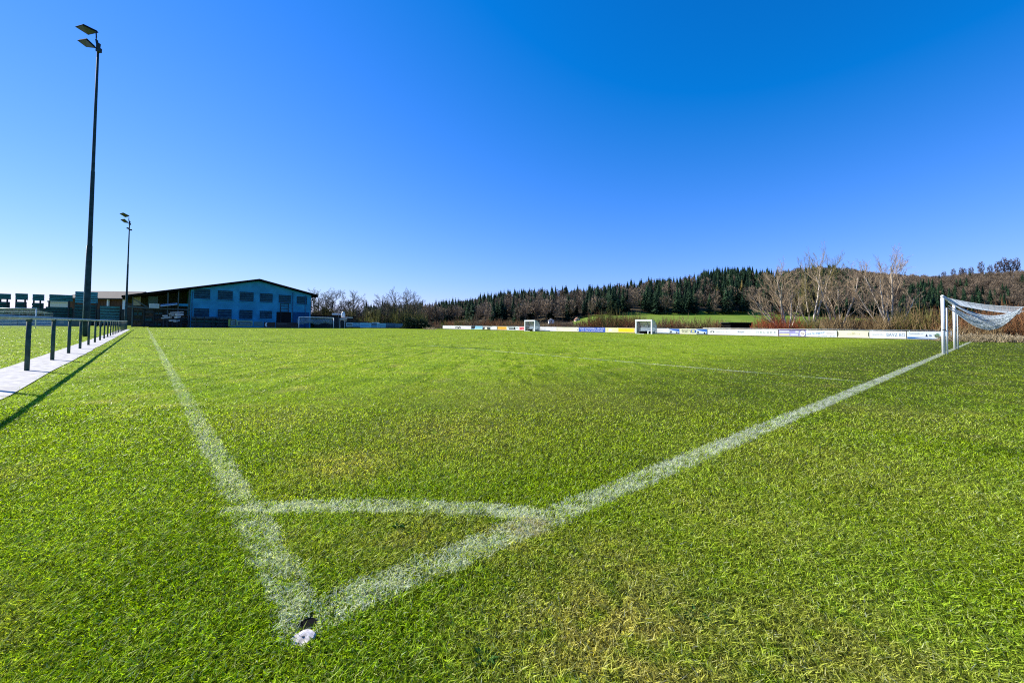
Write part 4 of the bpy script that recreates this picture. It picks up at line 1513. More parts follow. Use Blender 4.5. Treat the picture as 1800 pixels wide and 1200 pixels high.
# ------------------------------------------------------------------ woody plants
def grow(mb_list, p, d, L, r, lvl, cfg, rng):
    nseg = cfg['seg'][min(lvl, len(cfg['seg']) - 1)]
    pts, rad = [p.copy()], [r]
    q = p.copy()
    dd = d.normalized()
    for i in range(nseg):
        jit = Vector((rng.gauss(0, 1), rng.gauss(0, 1), rng.gauss(0, 1))) * cfg['jit']
        dd = (dd + jit + Z * cfg['up'][min(lvl, len(cfg['up']) - 1)]).normalized()
        q = q + dd * (L / nseg)
        pts.append(q.copy())
        rad.append(max(cfg['rmin'], r * (1 - 0.68 * (i + 1) / nseg)))
    sides = (7, 5, 4, 3, 3)[min(lvl, 4)]
    mb = mb_list[0] if lvl == 0 else mb_list[1]
    mb.tube(pts, rad, sides, rng.random(), cap=False)
    if lvl >= cfg['lv']:
        return
    nch = cfg['n'][lvl]
    for k in range(nch):
        f = cfg['f0'] + (1 - cfg['f0']) * (k + rng.random()) / nch
        idx = f * nseg
        i0 = min(int(idx), nseg - 1)
        fr = idx - i0
        bp = pts[i0].lerp(pts[i0 + 1], fr)
        bd_ = (pts[i0 + 1] - pts[i0]).normalized()
        az = rng.uniform(0, 2 * math.pi)
        side = bd_.orthogonal().normalized()
        side = Matrix.Rotation(az, 3, bd_) @ side
        an = rng.uniform(*cfg['ang'])
        nd = bd_ * math.cos(an) + side * math.sin(an)
        grow(mb_list, bp, nd, L * rng.uniform(*cfg['len']) * (1.1 - 0.45 * f), rad[i0] * cfg['rr'], lvl + 1, cfg, rng)


BARK_PALE = veg('pale_bark', (0.40, 0.34, 0.26), (0.66, 0.57, 0.45), 0)
TWIG_PALE = veg('pale_twig', (0.22, 0.155, 0.095), (0.46, 0.35, 0.225), 0)
BARK_DARK = veg('dark_bark', (0.040, 0.036, 0.025), (0.10, 0.085, 0.06), 0)
TWIG_DARK = veg('grey_twig', (0.075, 0.066, 0.045), (0.20, 0.175, 0.115), 0)
TWIG_OLIVE = veg('olive_twig', (0.13, 0.11, 0.035), (0.30, 0.25, 0.10), 0)


def bare_tree(base, hgt, stems, cfg, label, m1, m2, seed, group, name='bare_tree'):
    rng = random.Random(seed)
    root = empty(name, base, label, 'tree', group)
    a, b_ = MB(), MB()
    for (dx, dz, lf, rf) in stems:
        d = Vector((dx * .92, rng.uniform(-.2, .2), dz))
        grow([a, b_], base + Vector((dx * .3, rng.uniform(-.15, .15), -0.1)), d, hgt * lf, rf * 1.15, 0, cfg, rng)
    a.build('trunk', m1, root, True)
    b_.build('crown', m2, root)
    return root


CFG_BIG = dict(seg=[7, 5, 4, 3], jit=0.09, up=[0.055, 0.07, 0.06, 0.04], rmin=0.009, lv=3, n=[10, 7, 5], f0=0.28, ang=(0.30, 0.72), len=(0.36, 0.56), rr=0.58)
TG = 'pale bare trees behind the boards'


def gp(px, Y):
    p = at(px, 575, Y)
    return Vector((p.x, Y, 0))


bare_tree(gp(1383, 60), 8.9, [(-.75, 1, .8, .11), (-.35, 1, .9, .13), (-.12, 1, .95, .14), (.1, 1, .9, .13), (.4, 1, .75, .1), (-1.3, .9, .7, .09), (.9, 1, .6, .08)], CFG_BIG,
          'wide many stemmed pale bare tree above the red dogwood', BARK_PALE, TWIG_PALE, 3, TG)
bare_tree(gp(1430, 66), 10.9, [(-.3, 1, .92, .13), (-.1, 1, 1, .15), (.12, 1, .98, .14), (.35, 1, .8, .1), (-.55, 1, .7, .1)], CFG_BIG,
          'tallest olive tinged bare tree between the red dogwood and the leaning trunks', BARK_PALE, TWIG_OLIVE, 8, TG)
bare_tree(gp(1474, 59), 9.0, [(-.55, 1, 1.02, .14), (-.02, 1, .95, .12), (.18, 1, .75, .09), (-.3, 1, .8, .09)], CFG_BIG,
          'pale bare tree with one straight trunk leaning far left above the cream board', BARK_PALE, TWIG_PALE, 12, TG)
bare_tree(gp(1565, 55), 9.4, [(-.45, 1, .85, .11), (-.18, 1, .98, .13), (.05, 1, 1.0, .13), (.25, 1, .98, .12), (-.8, .8, .7, .08), (.75, .9, .7, .08)], CFG_BIG,
          'wide fan shaped bare tree left of the near goal', BARK_PALE, TWIG_PALE, 21, TG)
CFG_L = dict(seg=[6, 5, 4, 3], jit=0.13, up=[0.03, 0.04, 0.05, 0.03], rmin=0.024, lv=3, n=[11, 7, 5], f0=0.2, ang=(0.45, 1.05), len=(0.42, 0.66), rr=0.62)
TL = 'dark bare trees behind the far end'
for (px, Y, hh, st, lab, sd) in [
    (553, 135, 10.6, [(-.1, 1, .95, .25), (.15, 1, .9, .22)], 'dark bare tree peeping over the right eave of the blue building', 41),
    (579, 128, 9.4, [(-.12, 1, .95, .22), (.2, 1, 1, .24), (-.3, 1, .7, .16)], 'dark bare tree with forked top above the far goal', 42),
    (622, 124, 8.5, [(0, 1, 1, .26), (.3, 1, .8, .18), (-.3, 1, .8, .16)], 'round crowned dark bare tree above the white tank', 43),
    (606, 133, 8.3, [(-.1, 1, .95, .2), (.2, 1, .8, .18)], 'thin bare tree left of the round crowned tree', 44),
    (682, 121, 8.0, [(-.45, 1, .95, .24), (.05, 1, .9, .2)], 'bare tree with thick left leaning trunk above the white car', 45),
    (701, 118, 9.0, [(-.15, 1, 1, .25), (.15, 1, 1.0, .24), (.35, 1, .85, .18)], 'tall broad bare tree above the navy board', 46),
    (724, 120, 7.6, [(0, 1, .95, .2), (.25, 1, .8, .16)], 'rightmost dark bare tree above the dark hedge', 47)]:
    bare_tree(gp(px, Y), hh, st, CFG_L, lab, BARK_DARK, TWIG_DARK, sd, TL)


def shrub_arrays(n, seed, spread=0.75, tw=3, rmin=0.012, fan=0.55):
    rng = random.Random(seed)
    mb = MB()
    for i in range(n):
        a, rr_ = rng.uniform(0, 6.283), spread * math.sqrt(rng.random())
        p = Vector((rr_ * math.cos(a), rr_ * math.sin(a), -.03))
        d = Vector((math.cos(a) * fan * rr_ / spread + rng.gauss(0, .18), math.sin(a) * fan * rr_ / spread + rng.gauss(0, .18), 1)).normalized()
        L = rng.uniform(.55, 1.05) * (1.1 - .35 * rr_ / spread)
        pts = [p]
        for k in range(3):
            d = (d + Vector((rng.gauss(0, .10), rng.gauss(0, .10), rng.gauss(0, .08)))).normalized()
            pts.append(pts[-1] + d * L / 3)
        s = rng.random()
        mb.tube(pts, [rmin * 1.5, rmin * 1.2, rmin, rmin * .6], 3, s, cap=False)
        for k in range(tw):
            j = rng.choice((1, 2, 2))
            q = pts[j].lerp(pts[j + 1 if j < 3 else 3], rng.random())
            dd = (d + Vector((rng.gauss(0, .6), rng.gauss(0, .6), rng.gauss(.1, .35)))).normalized()
            mb.tube([q, q + dd * L * .22, q + (dd + Z * .3) * L * .38], [rmin * .9, rmin * .7, rmin * .4], 3, min(1, max(0, s + rng.gauss(0, .2))), cap=False)
    return np.array(mb.v), np.array([f for f in mb.f if len(f) == 4]), np.array(mb.sh)


SHM = {
    'tan': veg('tan_twigs', (0.16, 0.105, 0.045), (0.38, 0.27, 0.13), 0.1),
    'rust': veg('rust_twigs', (0.16, 0.070, 0.028), (0.34, 0.17, 0.075), 0.1),
    'red': veg('red_twigs', (0.20, 0.045, 0.020), (0.42, 0.125, 0.055), 0.1),
    'olive': veg('olive_shoots', (0.13, 0.12, 0.030), (0.30, 0.28, 0.085), 0.2),
    'lime': veg('lime_shoots', (0.16, 0.18, 0.025), (0.34, 0.36, 0.07), 0.3),
    'brown': veg('brown_twigs', (0.075, 0.055, 0.035), (0.20, 0.145, 0.085), 0.1),
    'straw': veg('straw_stalks', (0.34, 0.26, 0.14), (0.60, 0.50, 0.32), 0.2),
    'green': veg('hedge_leaves', (0.012, 0.022, 0.010), (0.035, 0.05, 0.022), 0.15),
}
PROTO = [shrub_arrays(75, s) for s in (1, 2, 3, 4)]
PMESH = {}


def behind(px, Y, gap=1.6):
    """no nearer than just behind the advertising boards"""
    if px < 757:
        return Y
    q = on_plane(px, 580, CN + NU * (BC + gap), NU)
    return max(Y, q.y) if px < 1650 else Y


def shrub(px, Y, wd, hgt, kind, label, k=0, name='bare_shrub', gr='shrubs behind the far railing', z=0.0):
    key = (k % 4, kind)
    if key not in PMESH:
        v_, f_, s_ = PROTO[k % 4]
        me = tri_mesh(name, v_, f_, s_)
        me.materials.append(SHM[kind])
        PMESH[key] = me
    o = bpy.data.objects.new(name, PMESH[key])
    COL.objects.link(o)
    p = gp(px, behind(px, Y, 1.2 + wd * .35))
    o.location = (p.x, p.y, z)
    o.rotation_euler = (0, 0, random.uniform(0, 6.28))
    o.scale = (wd / 2, wd / 2, hgt)
    return tag(o, label, 'shrub', gr)


SHR = [
    (783, 92, 3.0, 2.0, 'lime', 'yellow green upright shrub behind the leftmost white board'),
    (797, 95, 5.0, 2.2, 'rust', 'rust brown shrub behind the black oval emblem board'),
    (813, 92, 5.0, 2.6, 'olive', 'rounded yellow green shrub left of the light blue board'),
    (838, 98, 6.0, 3.0, 'brown', 'dull brown shrub above the light blue board'),
    (858, 94, 4.5, 2.4, 'rust', 'rust shrub above the dark picture board'),
    (880, 92, 5.0, 2.2, 'rust', 'orange brown shrub above the orange board'),
    (900, 90, 4.5, 2.4, 'tan', 'tan shrub above the pale lettered board'),
    (948, 88, 4.5, 1.9, 'tan', 'tan shrub directly right of the left dugout'),
    (978, 86, 5.0, 1.5, 'rust', 'rust shrub behind the two dotted cream board'),
    (1000, 85, 4.5, 2.0, 'brown', 'brown shrub left of the royal blue board'),
    (1022, 84, 5.0, 1.7, 'tan', 'tan reedy shrub behind the left half of the royal blue board'),
    (1048, 82, 5.0, 3.6, 'rust', 'tall rust shrub behind the right half of the royal blue board'),
    (1072, 81, 5.5, 4.0, 'olive', 'tall olive shrub behind the pale yellow board'),
    (1098, 79, 5.0, 3.2, 'rust', 'rust shrub behind the bright yellow board'),
    (1160, 76, 4.5, 2.6, 'brown', 'brown shrub right of the right dugout'),
    (1182, 75, 4.5, 2.4, 'rust', 'rust shrub behind the left car picture'),
    (1208, 74, 4.5, 2.6, 'tan', 'tan shrub behind the middle of the car board'),
    (1232, 73, 4.0, 2.8, 'olive', 'olive shrub behind the right car picture'),
    (1258, 72, 4.5, 2.4, 'tan', 'tan shrub behind the bracket emblem board'),
    (1345, 61, 3.9, 2.5, 'red', 'left red dogwood shrub behind the HALDER board'),
    (1368, 59, 4.2, 2.7, 'red', 'middle red dogwood shrub between the HALDER and lilac boards'),
    (1392, 58, 3.6, 2.3, 'red', 'right red dogwood shrub behind the lilac board'),
    (1420, 57, 3.2, 2.2, 'olive', 'olive brush right of the red dogwoods'),
    (1440, 60, 3.6, 2.4, 'olive', 'olive tangled brush behind the H. Sieger lettering'),
    (1492, 56, 3.0, 2.6, 'brown', 'dark brown shrub behind the left end of the cream half moon board'),
    (1512, 56, 3.6, 2.6, 'rust', 'rust shrub behind the cream half moon board'),
    (1540, 54, 3.6, 2.8, 'tan', 'tan shrub at the foot of the fan shaped tree'),
    (1588, 53, 4.0, 3.4, 'olive', 'tall olive shrub behind the BAVZ BO board'),
    (1612, 52, 3.6, 3.4, 'tan', 'tall tan shrub behind the rightmost board'),
    (1640, 51, 3.8, 3.4, 'olive', 'olive shrub just left of the near goalpost'),
    (1700, 46, 4.0, 1.9, 'rust', 'low rust shrub seen under the net of the near goal'),
    (1735, 44, 3.4, 2.1, 'brown', 'brown shrub under the middle of the sagging net'),
    (1770, 43, 3.6, 2.7, 'rust', 'tall rust shrub under the right end of the net'),
    (1800, 42, 3.6, 2.9, 'rust', 'rust shrub at the right picture edge'),
    (642, 112, 5.0, 2.6, 'lime', 'yellow green rounded bush left of the white car'),
]
for i, (px, Y, wd, hh, kd, lab) in enumerate(SHR):
    shrub(px, Y, wd, hh, kd, lab, i)

LEAF = RNG.normal(0, 1, (1400, 3))
LEAF /= np.linalg.norm(LEAF, axis=1)[:, None]


def leafy(n, seed, size=0.10, squash=1.0):
    r = np.random.default_rng(seed)
    d = r.normal(0, 1, (n, 3))
    d /= np.linalg.norm(d, axis=1)[:, None]
    rad = r.uniform(.35, 1.0, n) ** .5 * (0.85 + .22 * np.sin(d[:, 0] * 5 + seed) * np.sin(d[:, 1] * 4 + d[:, 2] * 5))
    c = d * rad[:, None]
    c[:, 2] = np.abs(c[:, 2]) if squash else c[:, 2]
    a = r.normal(0, 1, (n, 3)) * size
    b_ = r.normal(0, 1, (n, 3)) * size
    Vv = np.stack([c - a * .5, c + a * .5, c + b_], 1).reshape(-1, 3)
    Ff = np.arange(3 * n).reshape(n, 3)
    return Vv, Ff, np.repeat(r.uniform(0, 1, n), 3)


for i, (px, Y, wd, hh, lab) in enumerate([(722, 104, 4.6, 2.9, 'left half of the dark evergreen hedge beside the last blue board'), (741, 104, 4.6, 2.5, 'right lower half of the dark evergreen hedge'), (570, 118, 9, 6.0, 'broad dark bush behind the far goal'), (660, 118, 9, 4.5, 'dark bush behind the white car')]):
    v_, f_, s_ = leafy(1500, 60 + i, .12)
    me = tri_mesh('evergreen_bush', v_ * np.array([wd / 2, wd / 2, hh]), f_, s_)
    o = link('evergreen_bush', me, SHM['green'] if i < 2 else veg('ivy_leaves' + 'ab'[i - 2], (0.030, 0.034, 0.012), (0.09, 0.085, 0.03), .15))
    o.location = gp(px, Y)
    tag(o, lab, 'bush', 'dark bushes at the far end')

# dark log hut behind boards and dark post-and-rail fence
m = MB()
px_box(m, 1284, 1322, 567.5, 577.5, 68, 3)
hr2 = empty('dark_hut', gp(1303, 68), 'low black hut between tan shrubs and red dogwoods behind the boards', 'hut')
m.build('wall', M_BLACK, hr2)
m = MB()
px_box(m, 1282, 1324, 566.6, 567.5, 67.6, 3.8)
m.build('roof', M_DARK, hr2)
fr = empty('wooden_fence', fp(57, 74), 'short dark post and rail fence left of the leftmost white board', 'fence')
s0, s1 = board_s(752), board_s(777)
for s in np.linspace(s0, s1, 5):
    p = BO + EB * s
    MB().bar(p, p + Z * 1.0, .12).build('post', M_TIMBER, fr)
m = MB()
for zz in (.35, .65, .92):
    m.bar(BO + EB * s0 + Z * zz - NU * .08, BO + EB * s1 + Z * zz - NU * .08, .05, .10)
m.build('rail', M_TIMBER, fr)


# thicket: uncountable undergrowth
def scatter(proto_list, pos, sx, sz, rot, pick, shade_off=None):
    vs, fs, ss = [], [], []
    off = 0
    for i in range(len(pos)):
        v_, f_, s_ = proto_list[pick[i]]
        c, s = math.cos(rot[i]), math.sin(rot[i])
        q = np.empty_like(v_)
        q[:, 0] = (v_[:, 0] * c - v_[:, 1] * s) * sx[i] + pos[i][0]
        q[:, 1] = (v_[:, 0] * s + v_[:, 1] * c) * sx[i] + pos[i][1]
        q[:, 2] = v_[:, 2] * sz[i] + pos[i][2]
        vs.append(q)
        fs.append(f_ + off)
        ss.append(np.clip(s_ + (shade_off[i] if shade_off is not None else 0), 0, 1))
        off += len(v_)
    return np.concatenate(vs), np.concatenate(fs), np.concatenate(ss)


LIGHT = [shrub_arrays(26, s, tw=3, rmin=0.016) for s in (11, 12, 13)]


def thicket(name, label, mat_, regions, seed):
    r = np.random.default_rng(seed)
    pos, sx, sz = [], [], []
    for (x0, x1, y0, y1, n, h0, h1) in regions:
        for _ in range(n):
            px, Yd = r.uniform(x0, x1), r.uniform(y0, y1)
            p = gp(px, Yd)
            p = gp(px, behind(px, Yd, 2.0 + r.uniform(0, 7)))
            pos.append((p.x, p.y, 0))
            sz.append(r.uniform(h0, h1))
            sx.append(r.uniform(.9, 1.9))
    n = len(pos)
    v_, f_, s_ = scatter(LIGHT, pos, sx, sz, r.uniform(0, 6.28, n), r.integers(0, 3, n), r.normal(0, .2, n))
    tag(link(name, tri_mesh(name, v_, f_, s_), mat_), label, 'undergrowth', kind='stuff')


thicket('tan_undergrowth', 'tan and straw coloured bare undergrowth behind the far railing', SHM['tan'],
        [(930, 1280, 80, 110, 90, .9, 1.8), (1450, 1680, 52, 75, 90, 1.6, 3.4), (1640, 1900, 40, 60, 60, 1.0, 2.4)], 5)
thicket('rust_undergrowth', 'rust brown bare undergrowth along the far side', SHM['rust'],
        [(755, 930, 90, 125, 60, 1.2, 2.4), (1000, 1330, 75, 105, 60, 1.4, 2.8), (1560, 1700, 56, 75, 60, 1.5, 3.2), (1660, 1960, 44, 70, 110, 1.6, 4.2)], 6)
thicket('olive_undergrowth', 'olive and grey brown undergrowth between the bare trees', SHM['olive'],
        [(1330, 1560, 60, 85, 100, 1.2, 3.2), (1040, 1140, 85, 105, 40, 2.5, 4.2), (548, 745, 112, 135, 110, 3.0, 5.8), (1560, 1660, 58, 70, 40, 2, 3.6)], 7)
thicket('brown_undergrowth', 'dull brown undergrowth below the dark bare trees at the far end', SHM['brown'],
        [(545, 750, 112, 140, 120, 2.6, 5.2), (750, 1000, 120, 160, 50, 1.5, 3.5), (1480, 1800, 60, 90, 60, 1.5, 3.3)], 8)
thicket('straw_tufts', 'flattened straw coloured dead grass along the pitch edge behind the near goal', SHM['straw'],
        [(1660, 1900, 37, 44, 80, .25, .8), (755, 780, 86, 92, 12, .3, .8)], 9)


# ------------------------------------------------------------------ hills and forest
SIL = [(520, 566), (600, 558), (640, 545), (700, 542), (745, 540), (800, 533), (840, 526), (890, 518), (950, 513), (1000, 512), (1050, 514), (1100, 506), (1140, 500), (1190, 499),
       (1220, 490), (1260, 481), (1320, 478), (1360, 483), (1400, 479), (1450, 474), (1500, 478), (1540, 484), (1620, 488), (1660, 489), (1720, 484), (1800, 480), (1950, 474), (2300, 468), (2800, 470)]
EDGE = [(520, 572), (740, 573), (900, 571), (1000, 566), (1040, 555), (1120, 553), (1340, 553), (1420, 556), (1600, 562), (1800, 562), (2800, 560)]
D0, D1, D2 = 230.0, 430.0, 760.0


def interp(tab, x):
    return float(np.interp(x, [a for a, _ in tab], [b for _, b in tab]))


def hor(px):
    return proj(Vector(((px - 900) / F * 1e5, 1e5, H)))[1]


KS = np.linspace(-0.62, 2.6, 150)
HOR = lambda px: 572.5 + (px - 900) * math.tan(ROL)
TREE_H = lambda px: float(np.interp(px, [600, 1250, 1400, 1560, 1650, 2800], [22, 24, 20, 15, 12, 12]))


def z_hill(k, D):
    px = 900 + F * k
    z1 = max(-4, (HOR(px) - interp(EDGE, px)) / F * D1 + 1)
    z2 = (HOR(px) - interp(SIL, px)) / F * D2 + 1 - TREE_H(px)
    z2 = max(z2, z1 * .5 - 2)
    if D < D0:
        return -3.0
    if D < D1:
        f = (D - D0) / (D1 - D0)
        return -3.0 + (z1 + 3.0) * (f ** .9)
    if D < D2:
        f = (D - D1) / (D2 - D1)
        return z1 + (z2 - z1) * (math.sin(f * math.pi / 2) ** .85)
    f = (D - D2) / 300
    return z2 - 12 * f * f


vs, fs, ss = [], [], []
DS = [D0, 260, 290, 320, 350, 380, 405, 430, 450, 480, 520, 570, 620, 680, 720, 760, 830, 950, 1060]
for D in DS:
    for k in KS:
        z = z_hill(k, D)
        vs.append((k * D, D, z + (1.2 * math.sin(k * 40 + D * .02) if D > D1 else 0)))
        px = 900 + F * k
        ss.append(1.0 if D <= D1 + 1 and px > 1010 else 0.0)
nk = len(KS)
for i in range(len(DS) - 1):
    for j in range(nk - 1):
        fs.append((i * nk + j, i * nk + j + 1, (i + 1) * nk + j + 1, (i + 1) * nk + j))
hb = NB('hill_ground')
sA = hb.attr('shade')
nz = hb.noise(hb.pos(), 0.05, 5.0, .65)
nz2 = hb.noise(hb.pos(), 0.35, 4.0, .6)
wood = hb.mix(hb.smooth(nz2, .35, .65), (0.055, 0.045, 0.028), (0.12, 0.095, 0.058))
mead = hb.mix(hb.smooth(nz, .35, .65), (0.12, 0.20, 0.022), (0.19, 0.255, 0.04))
hm = hb.finish(hb.bsdf(hb.mix(hb.smooth(sA, .3, .7), wood, mead), .95, 0, .05).outputs[0])
m = MB()
m.v, m.f, m.sh = vs, fs, ss
tag(m.build('hills', hm, None, True), kind='structure')


def conifer_arrays(seed, lv=13, br=9):
    r = np.random.default_rng(seed)
    V_, S_ = [], []
    for i in range(lv):
        f = i / (lv - 1)
        z = .12 + .86 * f
        R = .33 * (1 - f) ** .9 * r.uniform(.85, 1.15) + .012
        for j in range(br):
            a = 2 * math.pi * (j + r.uniform(-.4, .4)) / br
            L = R * r.uniform(.7, 1.25)
            wdt = L * .42
            ca, sa = math.cos(a), math.sin(a)
            drop = .05 + .02 * r.random()
            tip = (ca * L, sa * L, z - drop)
            V_ += [(-sa * wdt * .5 + ca * .01, ca * wdt * .5 + sa * .01, z + .035), (sa * wdt * .5 + ca * .01, -ca * wdt * .5 + sa * .01, z + .035), tip]
            V_ += [(ca * L * .35 - sa * wdt * .8, sa * L * .35 + ca * wdt * .8, z - drop * .6), (ca * L * .35 + sa * wdt * .8, sa * L * .35 - ca * wdt * .8, z - drop * .6), (0, 0, z + .06)]
            s = r.uniform(0, 1)
            S_ += [s] * 6
    V_ += [(-.012, 0, 0), (.012, 0, 0), (0, 0, .9), (0, -.012, 0), (0, .012, 0), (0, 0, .9)]
    S_ += [.3] * 6
    V_ = np.array(V_)
    return V_, np.arange(len(V_)).reshape(-1, 3), np.array(S_)


def beech_arrays(seed, n=230, fat=1.0):
    r = np.random.default_rng(seed)
    V_, S_ = [], []
    # limbs radiating from the trunk as thin slivers
    for i in range(46):
        z0 = r.uniform(.25, .6)
        a = r.uniform(0, 6.283)
        L = r.uniform(.2, .42)
        el = r.uniform(.5, 1.25)
        tip = np.array([math.cos(a) * L * math.cos(el), math.sin(a) * L * math.cos(el), z0 + L * math.sin(el)])
        s_ = np.array([-math.sin(a), math.cos(a), 0]) * .006 * fat
        b0 = np.array([0, 0, z0])
        V_ += [b0 - s_, b0 + s_, tip]
        S_ += [r.uniform(.5, 1)] * 3
    for i in range(n):
        d = r.normal(0, 1, 3)
        d /= np.linalg.norm(d)
        d *= r.uniform(.3, 1) ** .5
        c = np.array([d[0] * .24, d[1] * .24, .64 + d[2] * .34])
        up = np.array([d[0] * .6, d[1] * .6, .7]) + r.normal(0, .35, 3)
        up = up / np.linalg.norm(up) * r.uniform(.05, .13)
        s_ = np.cross(up, r.normal(0, 1, 3))
        s_ = s_ / np.linalg.norm(s_) * r.uniform(.008, .02) * (1 + (fat - 1) * .3)
        V_ += [c - s_, c + s_, c + up]
        S_ += [r.uniform(0, 1)] * 3
    for k in range(3):
        a = k * 2.1
        s_ = np.array([math.cos(a), math.sin(a), 0]) * .012 * fat
        V_ += [-s_, s_, np.array([0, 0, .75])]
        S_ += [.8] * 3
    V_ = np.array(V_)
    return V_, np.arange(len(V_)).reshape(-1, 3), np.array(S_)


M_CON = veg('spruce_needles', (0.010, 0.030, 0.015), (0.038, 0.080, 0.034), 0.1)
M_BEE = veg('beech_twigs', (0.085, 0.066, 0.046), (0.265, 0.200, 0.132), 0.1)
M_LAR = veg('larch_twigs', (0.16, 0.12, 0.035), (0.30, 0.24, 0.08), 0.1)
RIDGE = [beech_arrays(s, 300, 1.9) for s in (5, 6, 7, 8)]
M_RID = veg('ridge_twigs', (0.05, 0.035, 0.034), (0.12, 0.085, 0.075), 0)
CONS = [conifer_arrays(s) for s in (1, 2, 3, 4)]
BEES = [beech_arrays(s) for s in (1, 2, 3, 4)]
r = np.random.default_rng(77)


def con_prob(px, f, rnd):
    """share of conifers across the wood; f = 0 at the front edge, 1 on the ridge"""
    nz_ = .5 + .5 * math.sin(px * .021 + 3 * f) * math.sin(px * .047 - 5 * f + 1)
    if px < 745:
        return .7
    if px < 960:
        return .35 if f < .2 else (.5 + .42 * (nz_ > .5))
    if px < 1035:
        return .9 if f > .4 else .25
    if px < 1100:
        return .5 + .3 * nz_
    if px < 1222:
        return .5 + .38 * (nz_ > .5)
    if px < 1370:
        return .93 if f > .1 else .6
    if px < 1500:
        return .5
    if f < .3 and (1478 < px < 1540 or 1588 < px < 1660):
        return .7
    return .4 if (f < .2 and 1490 < px < 1790 and nz_ > .3) else .015


cp, bp_ = [], []
for i in range(5600):
    k = r.uniform(-.42, 1.75) if i < 3400 else r.uniform(.68, 1.5)
    f = r.uniform(0, 1.08) ** 1.15
    D = D1 + (D2 - D1) * f
    px = 900 + F * k
    if f < .03 and px < 1000 and r.random() < .5:
        continue
    z = z_hill(k, D)
    if z < -1.5:
        continue
    # gaps: steer away from overcrowding near the ridge on the right (open felled slope)
    hs_ = TREE_H(px) * r.uniform(.72, 1.15)
    if px < 640:
        hs_ *= .7
    if r.random() < con_prob(px, f, r.random()):
        if px > 1560:
            hs_ = r.uniform(13, 19) if f < .6 else hs_
        cp.append((k * D, D, z - .5, hs_ * (1.08 if f < .9 else 1.0)))
    else:
        if px > 1560 and f > .75:
            hs_ *= .5
        bp_.append((k * D, D, z - .5, hs_ * r.uniform(.8, 1.0)))
EDGEROW = []
for name, lab, P, protos, m_ in (('conifer_forest', 'dark green spruce forest covering the hillside', cp, CONS, M_CON), ('beech_forest', 'leafless brown beech woodland covering the hillside', bp_, BEES, M_BEE)):
    P = np.array(P)
    n = len(P)
    wx = P[:, 3] * r.uniform(.85, 1.25, n) * (1.0 if name[0] == 'c' else 1.15)
    v_, f_, s_ = scatter(protos, P[:, :3], wx, P[:, 3], r.uniform(0, 6.28, n), r.integers(0, 4, n), r.normal(0, .34, n))
    tag(link(name, tri_mesh(name, v_, f_, s_), m_), lab, 'forest', kind='stuff')

# trees of the wood that stand out on their own
TM = {}


def wood_tree(kind, px, D, hgt, label, k=0, group=None, thin=1.0, cat='tree'):
    arr, m_ = {'conifer': (CONS, M_CON), 'beech': (BEES, M_BEE), 'larch': (CONS, M_LAR), 'ridge': (RIDGE, M_RID)}[kind]
    key = (kind, k % 4)
    if key not in TM:
        me = tri_mesh(kind, *arr[k % 4])
        me.materials.append(m_)
        TM[key] = me
    kk = (px - 900) / F
    o = bpy.data.objects.new({'conifer': 'spruce_tree', 'beech': 'beech_tree', 'larch': 'larch_tree', 'ridge': 'bare_ridge_tree'}[kind], TM[key])
    COL.objects.link(o)
    o.location = (kk * D, D, z_hill(kk, D) - .5)
    o.rotation_euler = (0, 0, random.uniform(0, 6))
    o.scale = (hgt * thin, hgt * thin, hgt)
    tag(o, label, cat, group)


RG = 'bare trees standing on the right ridge'
for i, (px, hh, lab) in enumerate([(1661, 20, 'leftmost small bare tree on the right ridge'), (1678, 22, 'second bare tree from the left on the right ridge'), (1692, 23, 'paired bare tree left of the thin one on the right ridge'), (1697, 22, 'slightly lower twin of the paired bare trees on the right ridge'), (1709, 23, 'thin short bare tree in the gap on the right ridge'), (1727, 29, 'lone tall bare tree in the middle of the right ridge'), (1743, 24, 'slender bare tree right of the lone tall one on the ridge'), (1757, 29, 'leftmost of the dense bare group on the right ridge'), (1768, 33, 'tallest bare tree of the dense ridge group'), (1779, 30, 'third tree of the dense ridge group'), (1790, 32, 'broad bare tree at the right end of the ridge group')]):
    wood_tree('ridge', px, D2 + 5, hh * 1.35, lab, i, RG, .5)
for i, (px, D, hh, lab) in enumerate([(1140, 700, 33, 'tallest spruce on the skyline above the right dugout'), (1151, 715, 30, 'spruce just right of the tallest skyline spruce'), (1047, 740, 27, 'lone pointed spruce above the middle of the ridge'), (888, 745, 27, 'pointed spruce on the left ridge'), (1324, 735, 29, 'broad spruce on top of the dark summit'), (1255, 690, 29, 'first pointed spruce at the left shoulder of the dark summit'), (1293, 720, 28, 'spruce at the middle of the dark summit'), (1378, 735, 25, 'spruce peeping out left of the pale bare trees'), (1681, 450, 22, 'large dark spruce above the net of the near goal'), (1722, 450, 24, 'tallest dark spruce clump right of the goal net top'), (1742, 455, 23, 'dark spruce standing at the right end of the spruce clump'), (1650, 445, 20, 'dark spruce left of the near goalpost on the slope')]):
    wood_tree('conifer', px, D, hh, lab, i, 'spruces standing out of the wood')
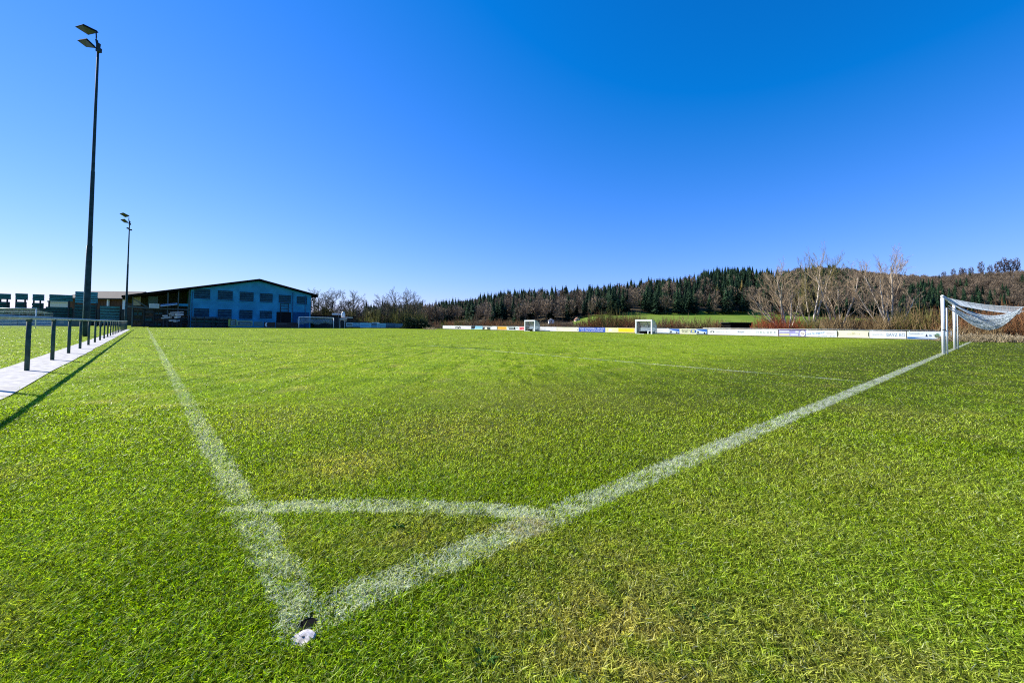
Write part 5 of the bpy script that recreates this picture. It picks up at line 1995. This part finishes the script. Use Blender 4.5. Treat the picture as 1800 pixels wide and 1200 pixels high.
for i, (px, D, hh, lab) in enumerate([(1170, 428, 20, 'reddish round beech at the forest edge above the meadow'), (1256, 428, 17, 'pale trunked beech at the meadow edge under the summit'), (1116, 440, 22, 'brown beech at the forest edge left of the right dugout'), (1215, 560, 26, 'large brown beech on the shoulder left of the dark summit'), (1280, 430, 18, 'slim brown beech at the right part of the meadow edge'), (1040, 405, 18, 'bare grey tree left of the meadow above the pink house')]):
    wood_tree('beech', px, D, hh, lab, i, 'beeches at the forest edge')
wood_tree('larch', 1305, 480, 24, 'yellowish larch amid the dark spruces', 1)
wood_tree('larch', 1262, 470, 22, 'pale green yellow larch left of the yellowish one', 2)


# two small houses at the forest foot
def far_house(px0, px1, py0, py1, D, wall, roof, label):
    c = gp((px0 + px1) / 2, D)
    a, b_ = at(px0, py1, D), at(px1, py1, D)
    zb = a.z - 2
    ze = at(px0, py0 + (py1 - py0) * .45, D).z
    zr2 = at(px0, py0, D).z
    r_ = empty('far_house', Vector((c.x, D, a.z)), label, 'house', 'small houses at the foot of the wood')
    xm = (a.x + b_.x) / 2
    m = MB()
    m.poly([Vector((a.x, D, zb)), Vector((b_.x, D, zb)), Vector((b_.x, D, ze)), Vector((xm, D, zr2 - .15)), Vector((a.x, D, ze))], EY * 9)
    m.build('wall', wall, r_)
    m = MB()
    for (x0, z0, x1, z1) in ((a.x - .5, ze - .35, xm, zr2), (xm, zr2, b_.x + .5, ze - .35)):
        m.hexa([Vector((x0, D - .5, z0)), Vector((x1, D - .5, z1)), Vector((x1, D + 9.5, z1)), Vector((x0, D + 9.5, z0))],
               [Vector((x0, D - .5, z0 + .3)), Vector((x1, D - .5, z1 + .3)), Vector((x1, D + 9.5, z1 + .3)), Vector((x0, D + 9.5, z0 + .3))])
    m.build('roof', roof, r_)
    m = MB()
    m.box(Vector((xm, D, 0)), EX, EY, -.45, .45, -.04, .05, ze - 1.3, ze + .1)
    m.build('window', M_BLACK, r_)


far_house(965, 974, 560, 567, 395, M_WHITE, mat('grey_tiles', (.25, .24, .24), .8, .2), 'tiny white gabled house at the forest foot above the dotted cream board')
far_house(1012, 1019, 558, 566, 395, mat('pink_wash', (.62, .48, .40), .8, .1), mat('red_tiles', (.30, .16, .11), .8, .2), 'tiny pinkish gabled house right of the white one')
